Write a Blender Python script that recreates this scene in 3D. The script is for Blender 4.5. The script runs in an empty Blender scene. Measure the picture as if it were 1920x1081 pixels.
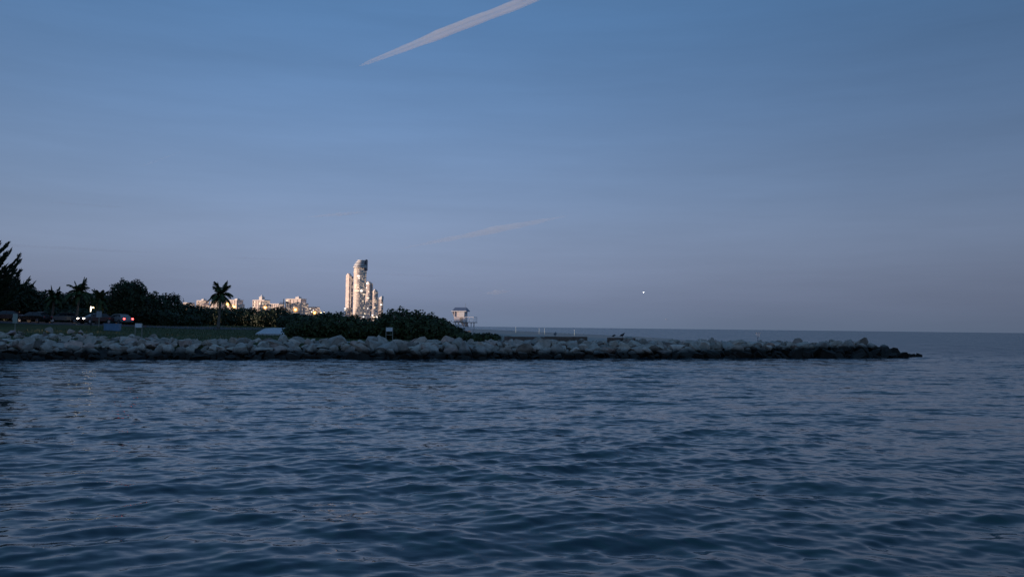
import bpy, math, random
import numpy as np
from mathutils import Vector, Matrix

S = bpy.context.scene
COL = S.collection
R = math.radians

# ------------------------------------------------------------------ camera
PITCH, ROLL, FPX, CAM_Z = 2.74, 0.674, 1507.0, 3.2
cam = bpy.data.cameras.new('camera')
cam.sensor_width = 36.0
cam.lens = 36.0 * FPX / 1920.0
cam.clip_start, cam.clip_end = 0.1, 200000.0
cam_ob = bpy.data.objects.new('camera', cam)
COL.objects.link(cam_ob)
CAM_M = Matrix.Translation((0, 0, CAM_Z)) @ Matrix.Rotation(R(90 + PITCH), 4, 'X') @ Matrix.Rotation(R(ROLL), 4, 'Z')
cam_ob.matrix_world = CAM_M
S.camera = cam_ob

# ------------------------------------------------------------------ sky and sun
SUN_AZ, SUN_EL = 257.0, 2.6            # clockwise from the view direction (+Y): low in the west, to the left and behind
world = bpy.data.worlds.new('World')
S.world = world
world.use_nodes = True
nt = world.node_tree
N, L = nt.nodes, nt.links
bg = N['Background']
bg.inputs['Strength'].default_value = 0.1
sky = N.new('ShaderNodeTexSky')
sky.sky_type = 'NISHITA'
sky.sun_disc = False
sky.sun_elevation = R(0.6)
sky.sun_rotation = R(SUN_AZ)
sky.air_density, sky.dust_density, sky.ozone_density = 1.0, 1.0, 2.4
tc = N.new('ShaderNodeTexCoord')
sep = N.new('ShaderNodeSeparateXYZ')
L.new(tc.outputs['Generated'], sep.inputs[0])
ramp = N.new('ShaderNodeValToRGB')     # twilight colours by height: earth shadow, rose belt, deepening blue
ramp.color_ramp.interpolation = 'B_SPLINE'
stops = [(0.0, (.144, .196, .298)), (.035, (.192, .232, .350)), (.09, (.244, .312, .464)), (.16, (.206, .304, .492)),
         (.25, (.146, .257, .464)), (.36, (.092, .204, .408)), (.6, (.076, .186, .380)), (1.0, (.070, .172, .350))]
el = ramp.color_ramp.elements
while len(el) < len(stops):
    el.new(0.5)
for e, (p, c) in zip(el, stops):
    e.position = p
    e.color = (*c, 1)
L.new(sep.outputs['Z'], ramp.inputs[0])
scl = N.new('ShaderNodeVectorMath'); scl.operation = 'SCALE'
L.new(ramp.outputs[0], scl.inputs[0])
# brighter away from the dark eastern side, smoothly over the whole dome
dot = N.new('ShaderNodeVectorMath'); dot.operation = 'DOT_PRODUCT'
L.new(tc.outputs['Generated'], dot.inputs[0])
sd = Vector((math.sin(R(SUN_AZ)) * math.cos(R(SUN_EL)), math.cos(R(SUN_AZ)) * math.cos(R(SUN_EL)), math.sin(R(SUN_EL))))
dot.inputs[1].default_value = sd
mr = N.new('ShaderNodeMapRange'); mr.interpolation_type = 'SMOOTHSTEP'
mr.inputs[1].default_value, mr.inputs[2].default_value = -1.0, .2
mr.inputs[3].default_value, mr.inputs[4].default_value = 5.6, 11.2
L.new(dot.outputs['Value'], mr.inputs[0])
# faint uneven veils of high haze, drawn out along the horizon, all round the sky
vm = N.new('ShaderNodeVectorMath'); vm.operation = 'MULTIPLY'; vm.inputs[1].default_value = (1.6, 1.6, 15)
L.new(tc.outputs['Generated'], vm.inputs[0])
vn = N.new('ShaderNodeTexNoise'); vn.inputs['Scale'].default_value = 1.7; vn.inputs['Detail'].default_value = 6; vn.inputs['Roughness'].default_value = .6
L.new(vm.outputs[0], vn.inputs['Vector'])
vr = N.new('ShaderNodeMapRange'); vr.inputs[1].default_value, vr.inputs[2].default_value = .25, .75
vr.inputs[3].default_value, vr.inputs[4].default_value = .93, 1.07
L.new(vn.outputs[0], vr.inputs[0])
vx = N.new('ShaderNodeMath'); vx.operation = 'MULTIPLY'
L.new(mr.outputs[0], vx.inputs[0]); L.new(vr.outputs[0], vx.inputs[1])
L.new(vx.outputs[0], scl.inputs['Scale'])
mf = N.new('ShaderNodeMapRange'); mf.interpolation_type = 'SMOOTHSTEP'
mf.inputs[1].default_value, mf.inputs[2].default_value = -0.3, 1.0
mf.inputs[3].default_value, mf.inputs[4].default_value = 0.0, 0.5
L.new(dot.outputs['Value'], mf.inputs[0])
mix = N.new('ShaderNodeMix'); mix.data_type = 'RGBA'
L.new(mf.outputs[0], mix.inputs['Factor'])
L.new(scl.outputs[0], mix.inputs['A'])
L.new(sky.outputs[0], mix.inputs['B'])
L.new(mix.outputs['Result'], bg.inputs['Color'])

sun = bpy.data.lights.new('sun', 'SUN')
sun.energy, sun.color, sun.angle = 4.2, (1.0, 0.74, 0.58), R(1.0)
sun_ob = bpy.data.objects.new('sun', sun)
COL.objects.link(sun_ob)
sun_ob.rotation_euler = sd.to_track_quat('Z', 'Y').to_euler()

S.view_settings.view_transform = 'Standard'
S.view_settings.look = 'None'
S.view_settings.exposure = 0.0
S.view_settings.gamma = 1.0
S.view_settings.use_curve_mapping = False
S.cycles.volume_bounces = 2
S.cycles.max_bounces = 8
S.cycles.transparent_max_bounces = 16
S.cycles.use_denoising = True

# ------------------------------------------------------------------ helpers
def at(x, y, depth):
    """world point seen at photo pixel (x, y), `depth` metres ahead along +Y"""
    d = CAM_M.to_3x3() @ Vector(((x - 960) / FPX, -(y - 540.5) / FPX, -1))
    return Vector((0, 0, CAM_Z)) + d * (depth / d.y)

def link(name, me, mat=None, parent=None):
    o = bpy.data.objects.new(name, me)
    COL.objects.link(o)
    if mat is not None and me is not None and not me.materials:
        me.materials.append(mat)
    if parent is not None:
        o.parent = parent
    return o

def tag(o, label=None, cat=None, group=None, kind=None):
    if label: o['label'] = label
    if cat: o['category'] = cat
    if group: o['group'] = group
    if kind: o['kind'] = kind
    return o

def thing(name, label, cat, loc=(0, 0, 0), rz=0.0, group=None):
    o = bpy.data.objects.new(name, None)
    o.empty_display_size = 0.3
    COL.objects.link(o)
    o.location = loc
    o.rotation_euler = (0, 0, rz)
    return tag(o, label, cat, group)

def copy_tree(o, parent=None):
    c = o.copy()
    COL.objects.link(c)
    c.parent = parent
    for ch in list(o.children):
        copy_tree(ch, c)
    return c

class MB:
    def __init__(self):
        self.v, self.f = [], []
    def add(self, vs, fs):
        b = len(self.v)
        self.v += [tuple(p) for p in vs]
        self.f += [tuple(b + i for i in f) for f in fs]
        return self
    def box(self, c, s, rz=0.0, taper=1.0):
        hx, hy, hz = s[0] / 2, s[1] / 2, s[2] / 2
        vs = []
        for z, k in ((-hz, 1.0), (hz, taper)):
            for x, y in ((-hx, -hy), (hx, -hy), (hx, hy), (-hx, hy)):
                x, y = x * k, y * k
                vs.append((c[0] + x * math.cos(rz) - y * math.sin(rz), c[1] + x * math.sin(rz) + y * math.cos(rz), c[2] + z))
        return self.add(vs, [(3, 2, 1, 0), (4, 5, 6, 7), (0, 1, 5, 4), (1, 2, 6, 5), (2, 3, 7, 6), (3, 0, 4, 7)])
    def tube(self, pts, rads, n=8):
        pts = [Vector(p) for p in pts]
        vs, fs = [], []
        for i, p in enumerate(pts):
            t = (pts[min(i + 1, len(pts) - 1)] - pts[max(i - 1, 0)]).normalized()
            a = Vector((0, 0, 1)) if abs(t.z) < .9 else Vector((1, 0, 0))
            u = t.cross(a).normalized(); w = t.cross(u)
            r = rads[i] if hasattr(rads, '__len__') else rads
            ru, rw = r if hasattr(r, '__len__') else (r, r)
            for k in range(n):
                q = 2 * math.pi * k / n
                vs.append(p + u * (ru * math.cos(q)) + w * (rw * math.sin(q)))
        for i in range(len(pts) - 1):
            for k in range(n):
                fs.append((i * n + k, i * n + (k + 1) % n, (i + 1) * n + (k + 1) % n, (i + 1) * n + k))
        fs.append(tuple(reversed(range(n)))); fs.append(tuple((len(pts) - 1) * n + k for k in range(n)))
        return self.add(vs, fs)
    def prism(self, poly, z0, z1):
        n = len(poly)
        top = z1 if hasattr(z1, '__len__') else [z1] * n
        vs = [(x, y, z0) for x, y in poly] + [(x, y, t) for (x, y), t in zip(poly, top)]
        fs = [(i, (i + 1) % n, n + (i + 1) % n, n + i) for i in range(n)] + [tuple(reversed(range(n))), tuple(range(n, 2 * n))]
        return self.add(vs, fs)
    def ball(self, c, r, nu=12, nv=8):
        rx, ry, rz = r if hasattr(r, '__len__') else (r, r, r)
        vs = [(c[0], c[1], c[2] + rz)]
        for j in range(1, nv):
            th = math.pi * j / nv
            for i in range(nu):
                ph = 2 * math.pi * i / nu
                vs.append((c[0] + rx * math.sin(th) * math.cos(ph), c[1] + ry * math.sin(th) * math.sin(ph), c[2] + rz * math.cos(th)))
        vs.append((c[0], c[1], c[2] - rz))
        fs = [(0, 1 + i, 1 + (i + 1) % nu) for i in range(nu)]
        for j in range(nv - 2):
            for i in range(nu):
                a, b = 1 + j * nu + i, 1 + j * nu + (i + 1) % nu
                fs.append((a, a + nu, b + nu, b))
        k = len(vs) - 1
        fs += [(1 + (nv - 2) * nu + (i + 1) % nu, 1 + (nv - 2) * nu + i, k) for i in range(nu)]
        return self.add(vs, fs)
    def mesh(self, name, smooth=False):
        me = bpy.data.meshes.new(name)
        me.from_pydata(self.v, [], self.f)
        if smooth:
            me.polygons.foreach_set('use_smooth', [True] * len(me.polygons))
        me.update()
        return me
    def build(self, name, mat, parent=None, smooth=False):
        return link(name, self.mesh(name, smooth), mat, parent)

def np_mesh(name, V, F, smooth=False):
    """V (n,3), F (m,k) numpy"""
    V = np.asarray(V, np.float32); F = np.asarray(F, np.int32)
    me = bpy.data.meshes.new(name)
    k = F.shape[1]
    me.vertices.add(len(V)); me.vertices.foreach_set('co', V.ravel())
    me.loops.add(F.size); me.loops.foreach_set('vertex_index', F.ravel())
    me.polygons.add(len(F))
    me.polygons.foreach_set('loop_start', np.arange(0, F.size, k, dtype=np.int32))
    me.polygons.foreach_set('use_smooth', np.full(len(F), smooth))
    me.update(calc_edges=True)
    return me

# ------------------------------------------------------------------ materials
def mat(name, col, rough=.7, var=.25, scale=3.0, metal=0.0, spec=.5, bump=0.0, bscale=12.0, obj_var=0.0):
    m = bpy.data.materials.new(name)
    m.use_nodes = True
    n, l = m.node_tree.nodes, m.node_tree.links
    b = n['Principled BSDF']
    b.inputs['Roughness'].default_value = rough
    b.inputs['Metallic'].default_value = metal
    b.inputs['Specular IOR Level'].default_value = spec
    t = n.new('ShaderNodeTexCoord')
    no = n.new('ShaderNodeTexNoise'); no.inputs['Scale'].default_value = scale; no.inputs['Detail'].default_value = 5
    l.new(t.outputs['Object'], no.inputs['Vector'])
    r = n.new('ShaderNodeMapRange'); r.inputs[1].default_value, r.inputs[2].default_value = .3, .7
    r.inputs[3].default_value, r.inputs[4].default_value = 1 - var, 1 + var
    l.new(no.outputs[0], r.inputs[0])
    s = n.new('ShaderNodeVectorMath'); s.operation = 'SCALE'
    s.inputs[0].default_value = col[:3]
    val = r.outputs[0]
    if obj_var:
        oi = n.new('ShaderNodeObjectInfo')
        r2 = n.new('ShaderNodeMapRange'); r2.inputs[3].default_value, r2.inputs[4].default_value = 1 - obj_var, 1 + obj_var
        l.new(oi.outputs['Random'], r2.inputs[0])
        mu = n.new('ShaderNodeMath'); mu.operation = 'MULTIPLY'
        l.new(val, mu.inputs[0]); l.new(r2.outputs[0], mu.inputs[1]); val = mu.outputs[0]
    l.new(val, s.inputs['Scale'])
    l.new(s.outputs[0], b.inputs['Base Color'])
    if bump:
        n2 = n.new('ShaderNodeTexNoise'); n2.inputs['Scale'].default_value = bscale; n2.inputs['Detail'].default_value = 6
        l.new(t.outputs['Object'], n2.inputs['Vector'])
        bu = n.new('ShaderNodeBump'); bu.inputs['Strength'].default_value = bump; bu.inputs['Distance'].default_value = .1
        l.new(n2.outputs[0], bu.inputs['Height']); l.new(bu.outputs[0], b.inputs['Normal'])
    return m

def emit(name, col, strength):
    m = bpy.data.materials.new(name)
    m.use_nodes = True
    b = m.node_tree.nodes['Principled BSDF']
    b.inputs['Base Color'].default_value = (.5, .5, .5, 1)
    b.inputs['Emission Color'].default_value = (*col, 1)
    b.inputs['Emission Strength'].default_value = strength
    return m

def leaf_mat(name, col, var=.45):
    m = mat(name, col, rough=.55, var=var, scale=1.3, spec=.25)
    n, l = m.node_tree.nodes, m.node_tree.links
    b = n['Principled BSDF']
    g = n.new('ShaderNodeNewGeometry')
    mr_ = n.new('ShaderNodeMapRange'); mr_.inputs[3].default_value, mr_.inputs[4].default_value = .55, 1.5
    l.new(g.outputs['Random Per Island'], mr_.inputs[0])
    s2 = n.new('ShaderNodeVectorMath'); s2.operation = 'SCALE'
    l.new(b.inputs['Base Color'].links[0].from_socket, s2.inputs[0]); l.new(mr_.outputs[0], s2.inputs['Scale'])
    l.new(s2.outputs[0], b.inputs['Base Color'])
    return m

def rock_mat(name, island):
    m = bpy.data.materials.new(name)
    m.use_nodes = True
    n, l = m.node_tree.nodes, m.node_tree.links
    b = n['Principled BSDF']; b.inputs['Roughness'].default_value = .8
    b.inputs['Specular IOR Level'].default_value = .3
    g = n.new('ShaderNodeNewGeometry')
    if island:
        rnd = g.outputs['Random Per Island']
    else:
        rnd = n.new('ShaderNodeObjectInfo').outputs['Random']
    cr = n.new('ShaderNodeValToRGB')
    cs = [(0, (.24, .205, .17)), (.16, (.42, .36, .30)), (.32, (.31, .285, .255)), (.46, (.54, .46, .385)), (.6, (.19, .17, .15)),
          (.74, (.47, .40, .325)), (.86, (.33, .29, .25)), (.94, (.48, .33, .265)), (1, (.13, .115, .10))]
    while len(cr.color_ramp.elements) < len(cs): cr.color_ramp.elements.new(.5)
    for e, (p, c) in zip(cr.color_ramp.elements, cs): e.position = p; e.color = (*c, 1)
    l.new(rnd, cr.inputs[0])
    no = n.new('ShaderNodeTexNoise'); no.inputs['Scale'].default_value = 2.2; no.inputs['Detail'].default_value = 8; no.inputs['Roughness'].default_value = .65
    l.new(g.outputs['Position'], no.inputs['Vector'])
    r1 = n.new('ShaderNodeMapRange'); r1.inputs[1].default_value, r1.inputs[2].default_value = .3, .7
    r1.inputs[3].default_value, r1.inputs[4].default_value = .68, 1.4
    l.new(no.outputs[0], r1.inputs[0])
    s = n.new('ShaderNodeVectorMath'); s.operation = 'SCALE'
    l.new(cr.outputs[0], s.inputs[0]); l.new(r1.outputs[0], s.inputs['Scale'])
    # tide mark: wet, weed-covered stone up to the high-water line, higher towards the exposed seaward end
    sp = n.new('ShaderNodeSeparateXYZ'); l.new(g.outputs['Position'], sp.inputs[0])
    th = n.new('ShaderNodeMapRange'); th.interpolation_type = 'SMOOTHSTEP'
    th.inputs[1].default_value, th.inputs[2].default_value = 8, 46
    th.inputs[3].default_value, th.inputs[4].default_value = .78, 1.5
    l.new(sp.outputs['X'], th.inputs[0])
    n3 = n.new('ShaderNodeTexNoise'); n3.inputs['Scale'].default_value = .8; n3.inputs['Detail'].default_value = 5
    l.new(g.outputs['Position'], n3.inputs['Vector'])
    ad = n.new('ShaderNodeMath'); ad.operation = 'MULTIPLY_ADD'; ad.inputs[1].default_value = .9
    l.new(n3.outputs[0], ad.inputs[0]); l.new(th.outputs[0], ad.inputs[2])
    su = n.new('ShaderNodeMath'); su.operation = 'SUBTRACT'
    l.new(sp.outputs['Z'], su.inputs[0]); l.new(ad.outputs[0], su.inputs[1])
    wm = n.new('ShaderNodeMapRange'); wm.inputs[1].default_value, wm.inputs[2].default_value = -.75, -.25
    l.new(su.outputs[0], wm.inputs[0])
    mx = n.new('ShaderNodeMix'); mx.data_type = 'RGBA'
    mx.inputs['A'].default_value = (.021, .018, .014, 1)
    l.new(wm.outputs[0], mx.inputs['Factor']); l.new(s.outputs[0], mx.inputs['B'])
    l.new(mx.outputs['Result'], b.inputs['Base Color'])
    bu = n.new('ShaderNodeBump'); bu.inputs['Strength'].default_value = .7; bu.inputs['Distance'].default_value = .12
    l.new(no.outputs[0], bu.inputs['Height']); l.new(bu.outputs[0], b.inputs['Normal'])
    return m

def facade_mat(name, wall, pane, lit=.22, glow=.8, cell=(3.6, 3.4), rough=.55):
    m = bpy.data.materials.new(name)
    m.use_nodes = True
    n, l = m.node_tree.nodes, m.node_tree.links
    b = n['Principled BSDF']; b.inputs['Roughness'].default_value = rough
    t = n.new('ShaderNodeTexCoord')
    dv = n.new('ShaderNodeVectorMath'); dv.operation = 'DIVIDE'; dv.inputs[1].default_value = (cell[0], cell[0] * 2, cell[1])
    fl = n.new('ShaderNodeVectorMath'); fl.operation = 'FLOOR'
    wn = n.new('ShaderNodeTexWhiteNoise'); wn.noise_dimensions = '3D'
    l.new(t.outputs['Object'], dv.inputs[0]); l.new(dv.outputs[0], fl.inputs[0]); l.new(fl.outputs[0], wn.inputs['Vector'])
    fr = n.new('ShaderNodeVectorMath'); fr.operation = 'FRACTION'; l.new(dv.outputs[0], fr.inputs[0])
    sx = n.new('ShaderNodeSeparateXYZ'); l.new(fr.outputs[0], sx.inputs[0])
    def band(o, a):
        c = n.new('ShaderNodeMath'); c.operation = 'GREATER_THAN'; c.inputs[1].default_value = a; l.new(o, c.inputs[0]); return c.outputs[0]
    mu = n.new('ShaderNodeMath'); mu.operation = 'MULTIPLY'; l.new(band(sx.outputs['X'], .3), mu.inputs[0]); l.new(band(sx.outputs['Z'], .42), mu.inputs[1])
    mx = n.new('ShaderNodeMix'); mx.data_type = 'RGBA'
    mx.inputs['A'].default_value = (*wall, 1); mx.inputs['B'].default_value = (*pane, 1)
    l.new(mu.outputs[0], mx.inputs['Factor']); l.new(mx.outputs['Result'], b.inputs['Base Color'])
    on = n.new('ShaderNodeMath'); on.operation = 'LESS_THAN'; on.inputs[1].default_value = lit; l.new(wn.outputs['Value'], on.inputs[0])
    e = n.new('ShaderNodeMath'); e.operation = 'MULTIPLY'; l.new(on.outputs[0], e.inputs[0]); l.new(mu.outputs[0], e.inputs[1])
    e2 = n.new('ShaderNodeMath'); e2.operation = 'MULTIPLY'; e2.inputs[1].default_value = glow; l.new(e.outputs[0], e2.inputs[0])
    b.inputs['Emission Color'].default_value = (1, .68, .44, 1)
    l.new(e2.outputs[0], b.inputs['Emission Strength'])
    return m

M = {
    'rock': rock_mat('boulder_stone', False), 'rock_i': rock_mat('boulder_stone_mass', True),
    'trunk': mat('bark', (.09, .075, .06), .9, .35, 6, bump=.5),
    'palm_trunk': mat('palm_bark', (.17, .14, .115), .9, .3, 8, bump=.5),
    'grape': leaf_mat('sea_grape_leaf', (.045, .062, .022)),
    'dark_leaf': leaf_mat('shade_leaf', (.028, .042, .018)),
    'pine': leaf_mat('pine_needle', (.026, .040, .020)),
    'frond': leaf_mat('palm_frond', (.045, .065, .022)),
    'grass': leaf_mat('grass_blade', (.05, .068, .024)),
    'white_paint': mat('white_paint', (.84, .83, .82), .5, .08, 4),
    'sign_white': mat('sign_white', (.78, .78, .78), .4, .06, 5),
    'sign_green': mat('sign_green_grey', (.30, .37, .33), .5, .12, 6),
    'sign_grey': mat('sign_grey', (.36, .37, .40), .5, .12, 6),
    'steel': mat('galvanised_steel', (.30, .31, .33), .45, .15, 8, metal=.6),
    'dark_metal': mat('dark_metal', (.05, .05, .055), .5, .15, 8, metal=.3),
    'wood': mat('weathered_wood', (.16, .11, .085), .85, .3, 5, bump=.4),
    'post_wood': mat('grey_post_wood', (.26, .25, .21), .85, .25, 7, bump=.3),
    'concrete': mat('pale_concrete', (.52, .51, .52), .85, .12, 1.5, bump=.2),
    'asphalt': mat('asphalt', (.06, .06, .065), .9, .2, 2, bump=.3, bscale=30),
    'roof_blue': mat('blue_grey_roof', (.15, .19, .27), .5, .12, 3),
    'tower_paint': mat('pale_pink_paint', (.80, .72, .71), .6, .08, 3),
    'tower_tan': mat('tan_paint', (.52, .42, .34), .6, .1, 3),
    'bin_blue': mat('blue_plastic', (.13, .24, .38), .45, .12, 4),
    'tyre': mat('tyre_rubber', (.02, .02, .02), .85, .2, 10),
    'rim': mat('wheel_rim', (.45, .45, .46), .35, .1, 10, metal=.8),
    'glass_car': mat('car_glass', (.02, .025, .03), .08, .1, 3, spec=.8),
    'car_black': mat('black_car_paint', (.02, .018, .02), .18, .1, 2, spec=.8),
    'car_red': mat('dark_red_car_paint', (.06, .018, .018), .2, .1, 2, spec=.8),
    'car_grey': mat('grey_car_paint', (.10, .105, .11), .25, .08, 2, metal=.3),
    'car_white': mat('white_car_paint', (.26, .265, .27), .3, .06, 2),
    'lens_off': mat('unlit_lamp_lens', (.7, .7, .72), .1, .05, 5, spec=.8),
    'lens_red_off': mat('unlit_red_lens', (.25, .02, .02), .15, .05, 5, spec=.8),
    'head_on': emit('lit_headlamp', (1, .88, .72), 9.0),
    'tail_on': emit('lit_tail_lamp', (1, .06, .05), 9.0),
    'sodium': emit('sodium_lamp', (1.0, .47, .10), 9.0),
    'lamp_warm': emit('warm_lamp', (1.0, .70, .33), 6.0),
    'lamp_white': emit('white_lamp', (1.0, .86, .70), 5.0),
    'win_warm': emit('lit_window_warm', (1.0, .78, .52), 1.2),
    'win_white': emit('lit_window_white', (1.0, .92, .84), 2.0),
    'plane_light': emit('landing_light', (.93, .95, 1.0), 7.0),
    'plane': mat('airliner_white', (.75, .75, .77), .4, .05, .1),
    'bird_dark': mat('black_feathers', (.015, .015, .02), .7, .3, 10),
    'bird_grey': mat('grey_feathers', (.12, .12, .14), .7, .3, 10),
    'facade': mat('pale_facade', (.84, .74, .66), .5, .06, .02),
    'facade_glass': facade_mat('tower_glass', (.84, .72, .62), (.70, .59, .51), .5, .62),
    'facade_rose': facade_mat('rose_facade', (.80, .67, .61), (.64, .53, .48), .5, .62),
    'facade_dark': facade_mat('dark_tower_glass', (.52, .44, .42), (.40, .34, .34), .3, .5),
    'crown_glass': mat('dark_crown_glass', (.12, .11, .13), .4, .1, .05),
    'slab': mat('floor_edge', (.80, .69, .62), .6, .06, .05),
}

def volume_mat(name, col, density, g=0.0):
    m = bpy.data.materials.new(name)
    m.use_nodes = True
    n, l = m.node_tree.nodes, m.node_tree.links
    n.remove(n['Principled BSDF'])
    pv = n.new('ShaderNodeVolumePrincipled')
    pv.inputs['Color'].default_value = (*col, 1)
    pv.inputs['Density'].default_value = density
    pv.inputs['Anisotropy'].default_value = g
    l.new(pv.outputs[0], n['Material Output'].inputs['Volume'])
    m.cycles.homogeneous_volume = True
    return m

# ------------------------------------------------------------------ terrain height
O2, U2, N2 = np.array((-42.7, 67.0)), np.array((.946, .3237)), np.array((-.3237, .946))
_sh = np.array([(36, 60), (37, 105), (47, 180), (51, 253), (50, 320), (37, 395), (-6, 500), (-100, 900), (-190, 2500), (-900, 8000)], float)
def st(x, y):
    dx, dy = x - O2[0], y - O2[1]
    return dx * U2[0] + dy * U2[1], dx * N2[0] + dy * N2[1]
def jp(s, t):
    p = O2 + U2 * s + N2 * t
    return float(p[0]), float(p[1])
def ground_z(x, y):
    x = np.asarray(x, float); y = np.asarray(y, float)
    s, t = st(x, y)
    xs = np.interp(y, _sh[:, 1], _sh[:, 0])
    land = 1.36 + 1.14 * np.clip((t - 5) / 40, 0, 1) + .45 * np.clip((t - 45) / 60, 0, 1)
    land = land + .75 * np.clip((18 - s) / 34, 0, 1) * np.clip((t - 5) / 16, 0, 1)
    land = land + .05 * np.sin(x * .31 + y * .17) * np.clip((t - 6) / 10, 0, 1)
    beach = (xs - x) * .035
    z = np.minimum(land, beach)
    z = np.where(t < 4.0, np.minimum(z, -1.5 + t * .75), z)
    return z
def gz(x, y):
    return float(ground_z(x, y))
def ground_hit(px_, py_, d0=60.0):
    d = d0
    while d < 900:
        p = at(px_, py_, d)
        if p.z <= gz(p.x, p.y):
            return p
        d += .25
    return p

# ------------------------------------------------------------------ water
def build_water():
    rng = np.random.default_rng(11)
    fine = np.linspace(-R(44), R(44), 680)
    coarse = np.linspace(R(44), 2 * math.pi - R(44), 62)[1:-1]
    ang = np.concatenate([fine, coarse])
    r1 = np.concatenate([np.geomspace(.3, 5, 14)[:-1], np.geomspace(5, 170, 1280)])
    r2 = np.geomspace(170, 90000, 70)[1:]
    r = np.concatenate([r1, r2])
    dr = np.gradient(r)
    A, Rr = np.meshgrid(ang, r)
    X = (np.sin(A) * Rr).astype(np.float32); Y = (np.cos(A) * Rr).astype(np.float32)
    DR = np.repeat(dr[:, None], len(ang), 1).astype(np.float32)
    rows = len(r1)
    Z = np.zeros_like(X); DX = np.zeros_like(X); DY = np.zeros_like(X)
    x, y, q = X[:rows], Y[:rows], DR[:rows]
    # gusts: patches of rougher and calmer water
    gust = .85 + .22 * np.sin(x * .11 + y * .05 + 1.0) * np.sin(y * .083 - x * .04) + .16 * np.sin(x * .31 - y * .23 + 2.0) * np.sin(y * .19 + .5)
    lam = np.exp(np.linspace(math.log(.24), math.log(9.0), 96))
    for i, lm in enumerate(lam):
        spread = .5 if lm < 1.2 else .38
        th = -math.pi / 2 + rng.normal(0, spread) + (.22 if i % 3 else -.6)
        k = 2 * math.pi / lm
        sl = .0215 * float(np.interp(math.log(lm), [math.log(.24), math.log(.5), math.log(1.6), math.log(3), math.log(9)], [1.0, 1.15, .9, .42, .24])) * rng.uniform(.6, 1.4)
        a = sl / k
        fade = np.clip((lm / q - 2.2) / 2.5, 0, 1)
        ph = k * (x * math.cos(th) + y * math.sin(th)) + rng.uniform(0, 6.28)
        w = a * fade * gust
        Z[:rows] += w * np.cos(ph)
        sn = w * np.sin(ph) * .95
        DX[:rows] -= sn * math.cos(th); DY[:rows] -= sn * math.sin(th)
    fall = np.clip((170 - Rr) / 60, 0, 1)
    ret = np.zeros(len(r)); tot = 0.0
    for i, lm in enumerate(lam):
        wgt = 1.0 if lm < 2 else .35
        f = np.zeros(len(r)); f[:rows] = np.clip((lm / dr[:rows] - 2.2) / 2.5, 0, 1) * np.clip((170 - r[:rows]) / 60, 0, 1)
        ret += wgt * f * f; tot += wgt
    flat = np.sqrt(np.clip(1 - ret / tot, 0, 1))          # share of the wave slopes the mesh no longer carries
    X += DX * fall; Y += DY * fall; Z *= fall
    V = np.stack([X, Y, Z], 2).reshape(-1, 3)
    V = np.vstack([V, [[0, 0, 0]]])
    na, nr = len(ang), len(r)
    i = np.arange(nr - 1)[:, None] * na
    j = np.arange(na)[None, :]
    j2 = (j + 1) % na
    F = np.stack([i + j, i + na + j, i + na + j2, i + j2], 2).reshape(-1, 4)
    F = F[:, ::-1]
    F = np.vstack([F, np.array([[(a + 1) % na, a, len(V) - 1, len(V) - 1] for a in range(0)], np.int32).reshape(-1, 4)])
    me = np_mesh('water', V, F, True)
    if me.polygons[0].normal.z < 0:
        me.flip_normals()
    av = np.append(np.repeat(flat, len(ang)), 0).astype(np.float32)
    me.attributes.new('flat', 'FLOAT', 'POINT').data.foreach_set('value', av)
    m = bpy.data.materials.new('sea_water')
    m.use_nodes = True
    n, l = m.node_tree.nodes, m.node_tree.links
    b = n['Principled BSDF']
    b.inputs['Base Color'].default_value = (.003, .026, .038, 1)
    b.inputs['Roughness'].default_value = .07
    b.inputs['IOR'].default_value = 1.333
    fa = n.new('ShaderNodeAttribute'); fa.attribute_name = 'flat'
    ro = n.new('ShaderNodeMath'); ro.operation = 'MULTIPLY_ADD'; ro.inputs[1].default_value = .20; ro.inputs[2].default_value = .06
    f2 = n.new('ShaderNodeMath'); f2.operation = 'POWER'; f2.inputs[1].default_value = 3.0
    l.new(fa.outputs['Fac'], f2.inputs[0]); l.new(f2.outputs[0], ro.inputs[0]); l.new(ro.outputs[0], b.inputs['Roughness'])
    b.inputs['Specular Tint'].default_value = (.76, .95, 1, 1)
    g = n.new('ShaderNodeNewGeometry')
    mp = n.new('ShaderNodeMapping'); mp.inputs['Scale'].default_value = (.45, 1.3, 1)
    mp.inputs['Rotation'].default_value = (0, 0, .2)
    l.new(g.outputs['Position'], mp.inputs[0])
    n1 = n.new('ShaderNodeTexNoise'); n1.inputs['Scale'].default_value = 4.2; n1.inputs['Detail'].default_value = 6; n1.inputs['Roughness'].default_value = .62
    n2 = n.new('ShaderNodeTexNoise'); n2.inputs['Scale'].default_value = .55; n2.inputs['Detail'].default_value = 4
    l.new(mp.outputs[0], n1.inputs['Vector']); l.new(mp.outputs[0], n2.inputs['Vector'])
    # fine ripples: tilt the surface by the slopes of two noise fields, at every distance alike
    def centred(nd, k):
        a = n.new('ShaderNodeVectorMath'); a.operation = 'SUBTRACT'; a.inputs[1].default_value = (.5, .5, .5)
        l.new(nd.outputs['Color'], a.inputs[0])
        c = n.new('ShaderNodeVectorMath'); c.operation = 'MULTIPLY'; c.inputs[1].default_value = (k * .6, k, 0)
        l.new(a.outputs[0], c.inputs[0])
        fl = n.new('ShaderNodeAttribute'); fl.attribute_name = 'flat'
        q = n.new('ShaderNodeMath'); q.operation = 'MULTIPLY_ADD'; q.inputs[1].default_value = 2.4; q.inputs[2].default_value = 1.0
        l.new(fl.outputs['Fac'], q.inputs[0])
        e = n.new('ShaderNodeVectorMath'); e.operation = 'SCALE'
        l.new(c.outputs[0], e.inputs[0]); l.new(q.outputs[0], e.inputs['Scale'])
        return e.outputs[0]
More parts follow.
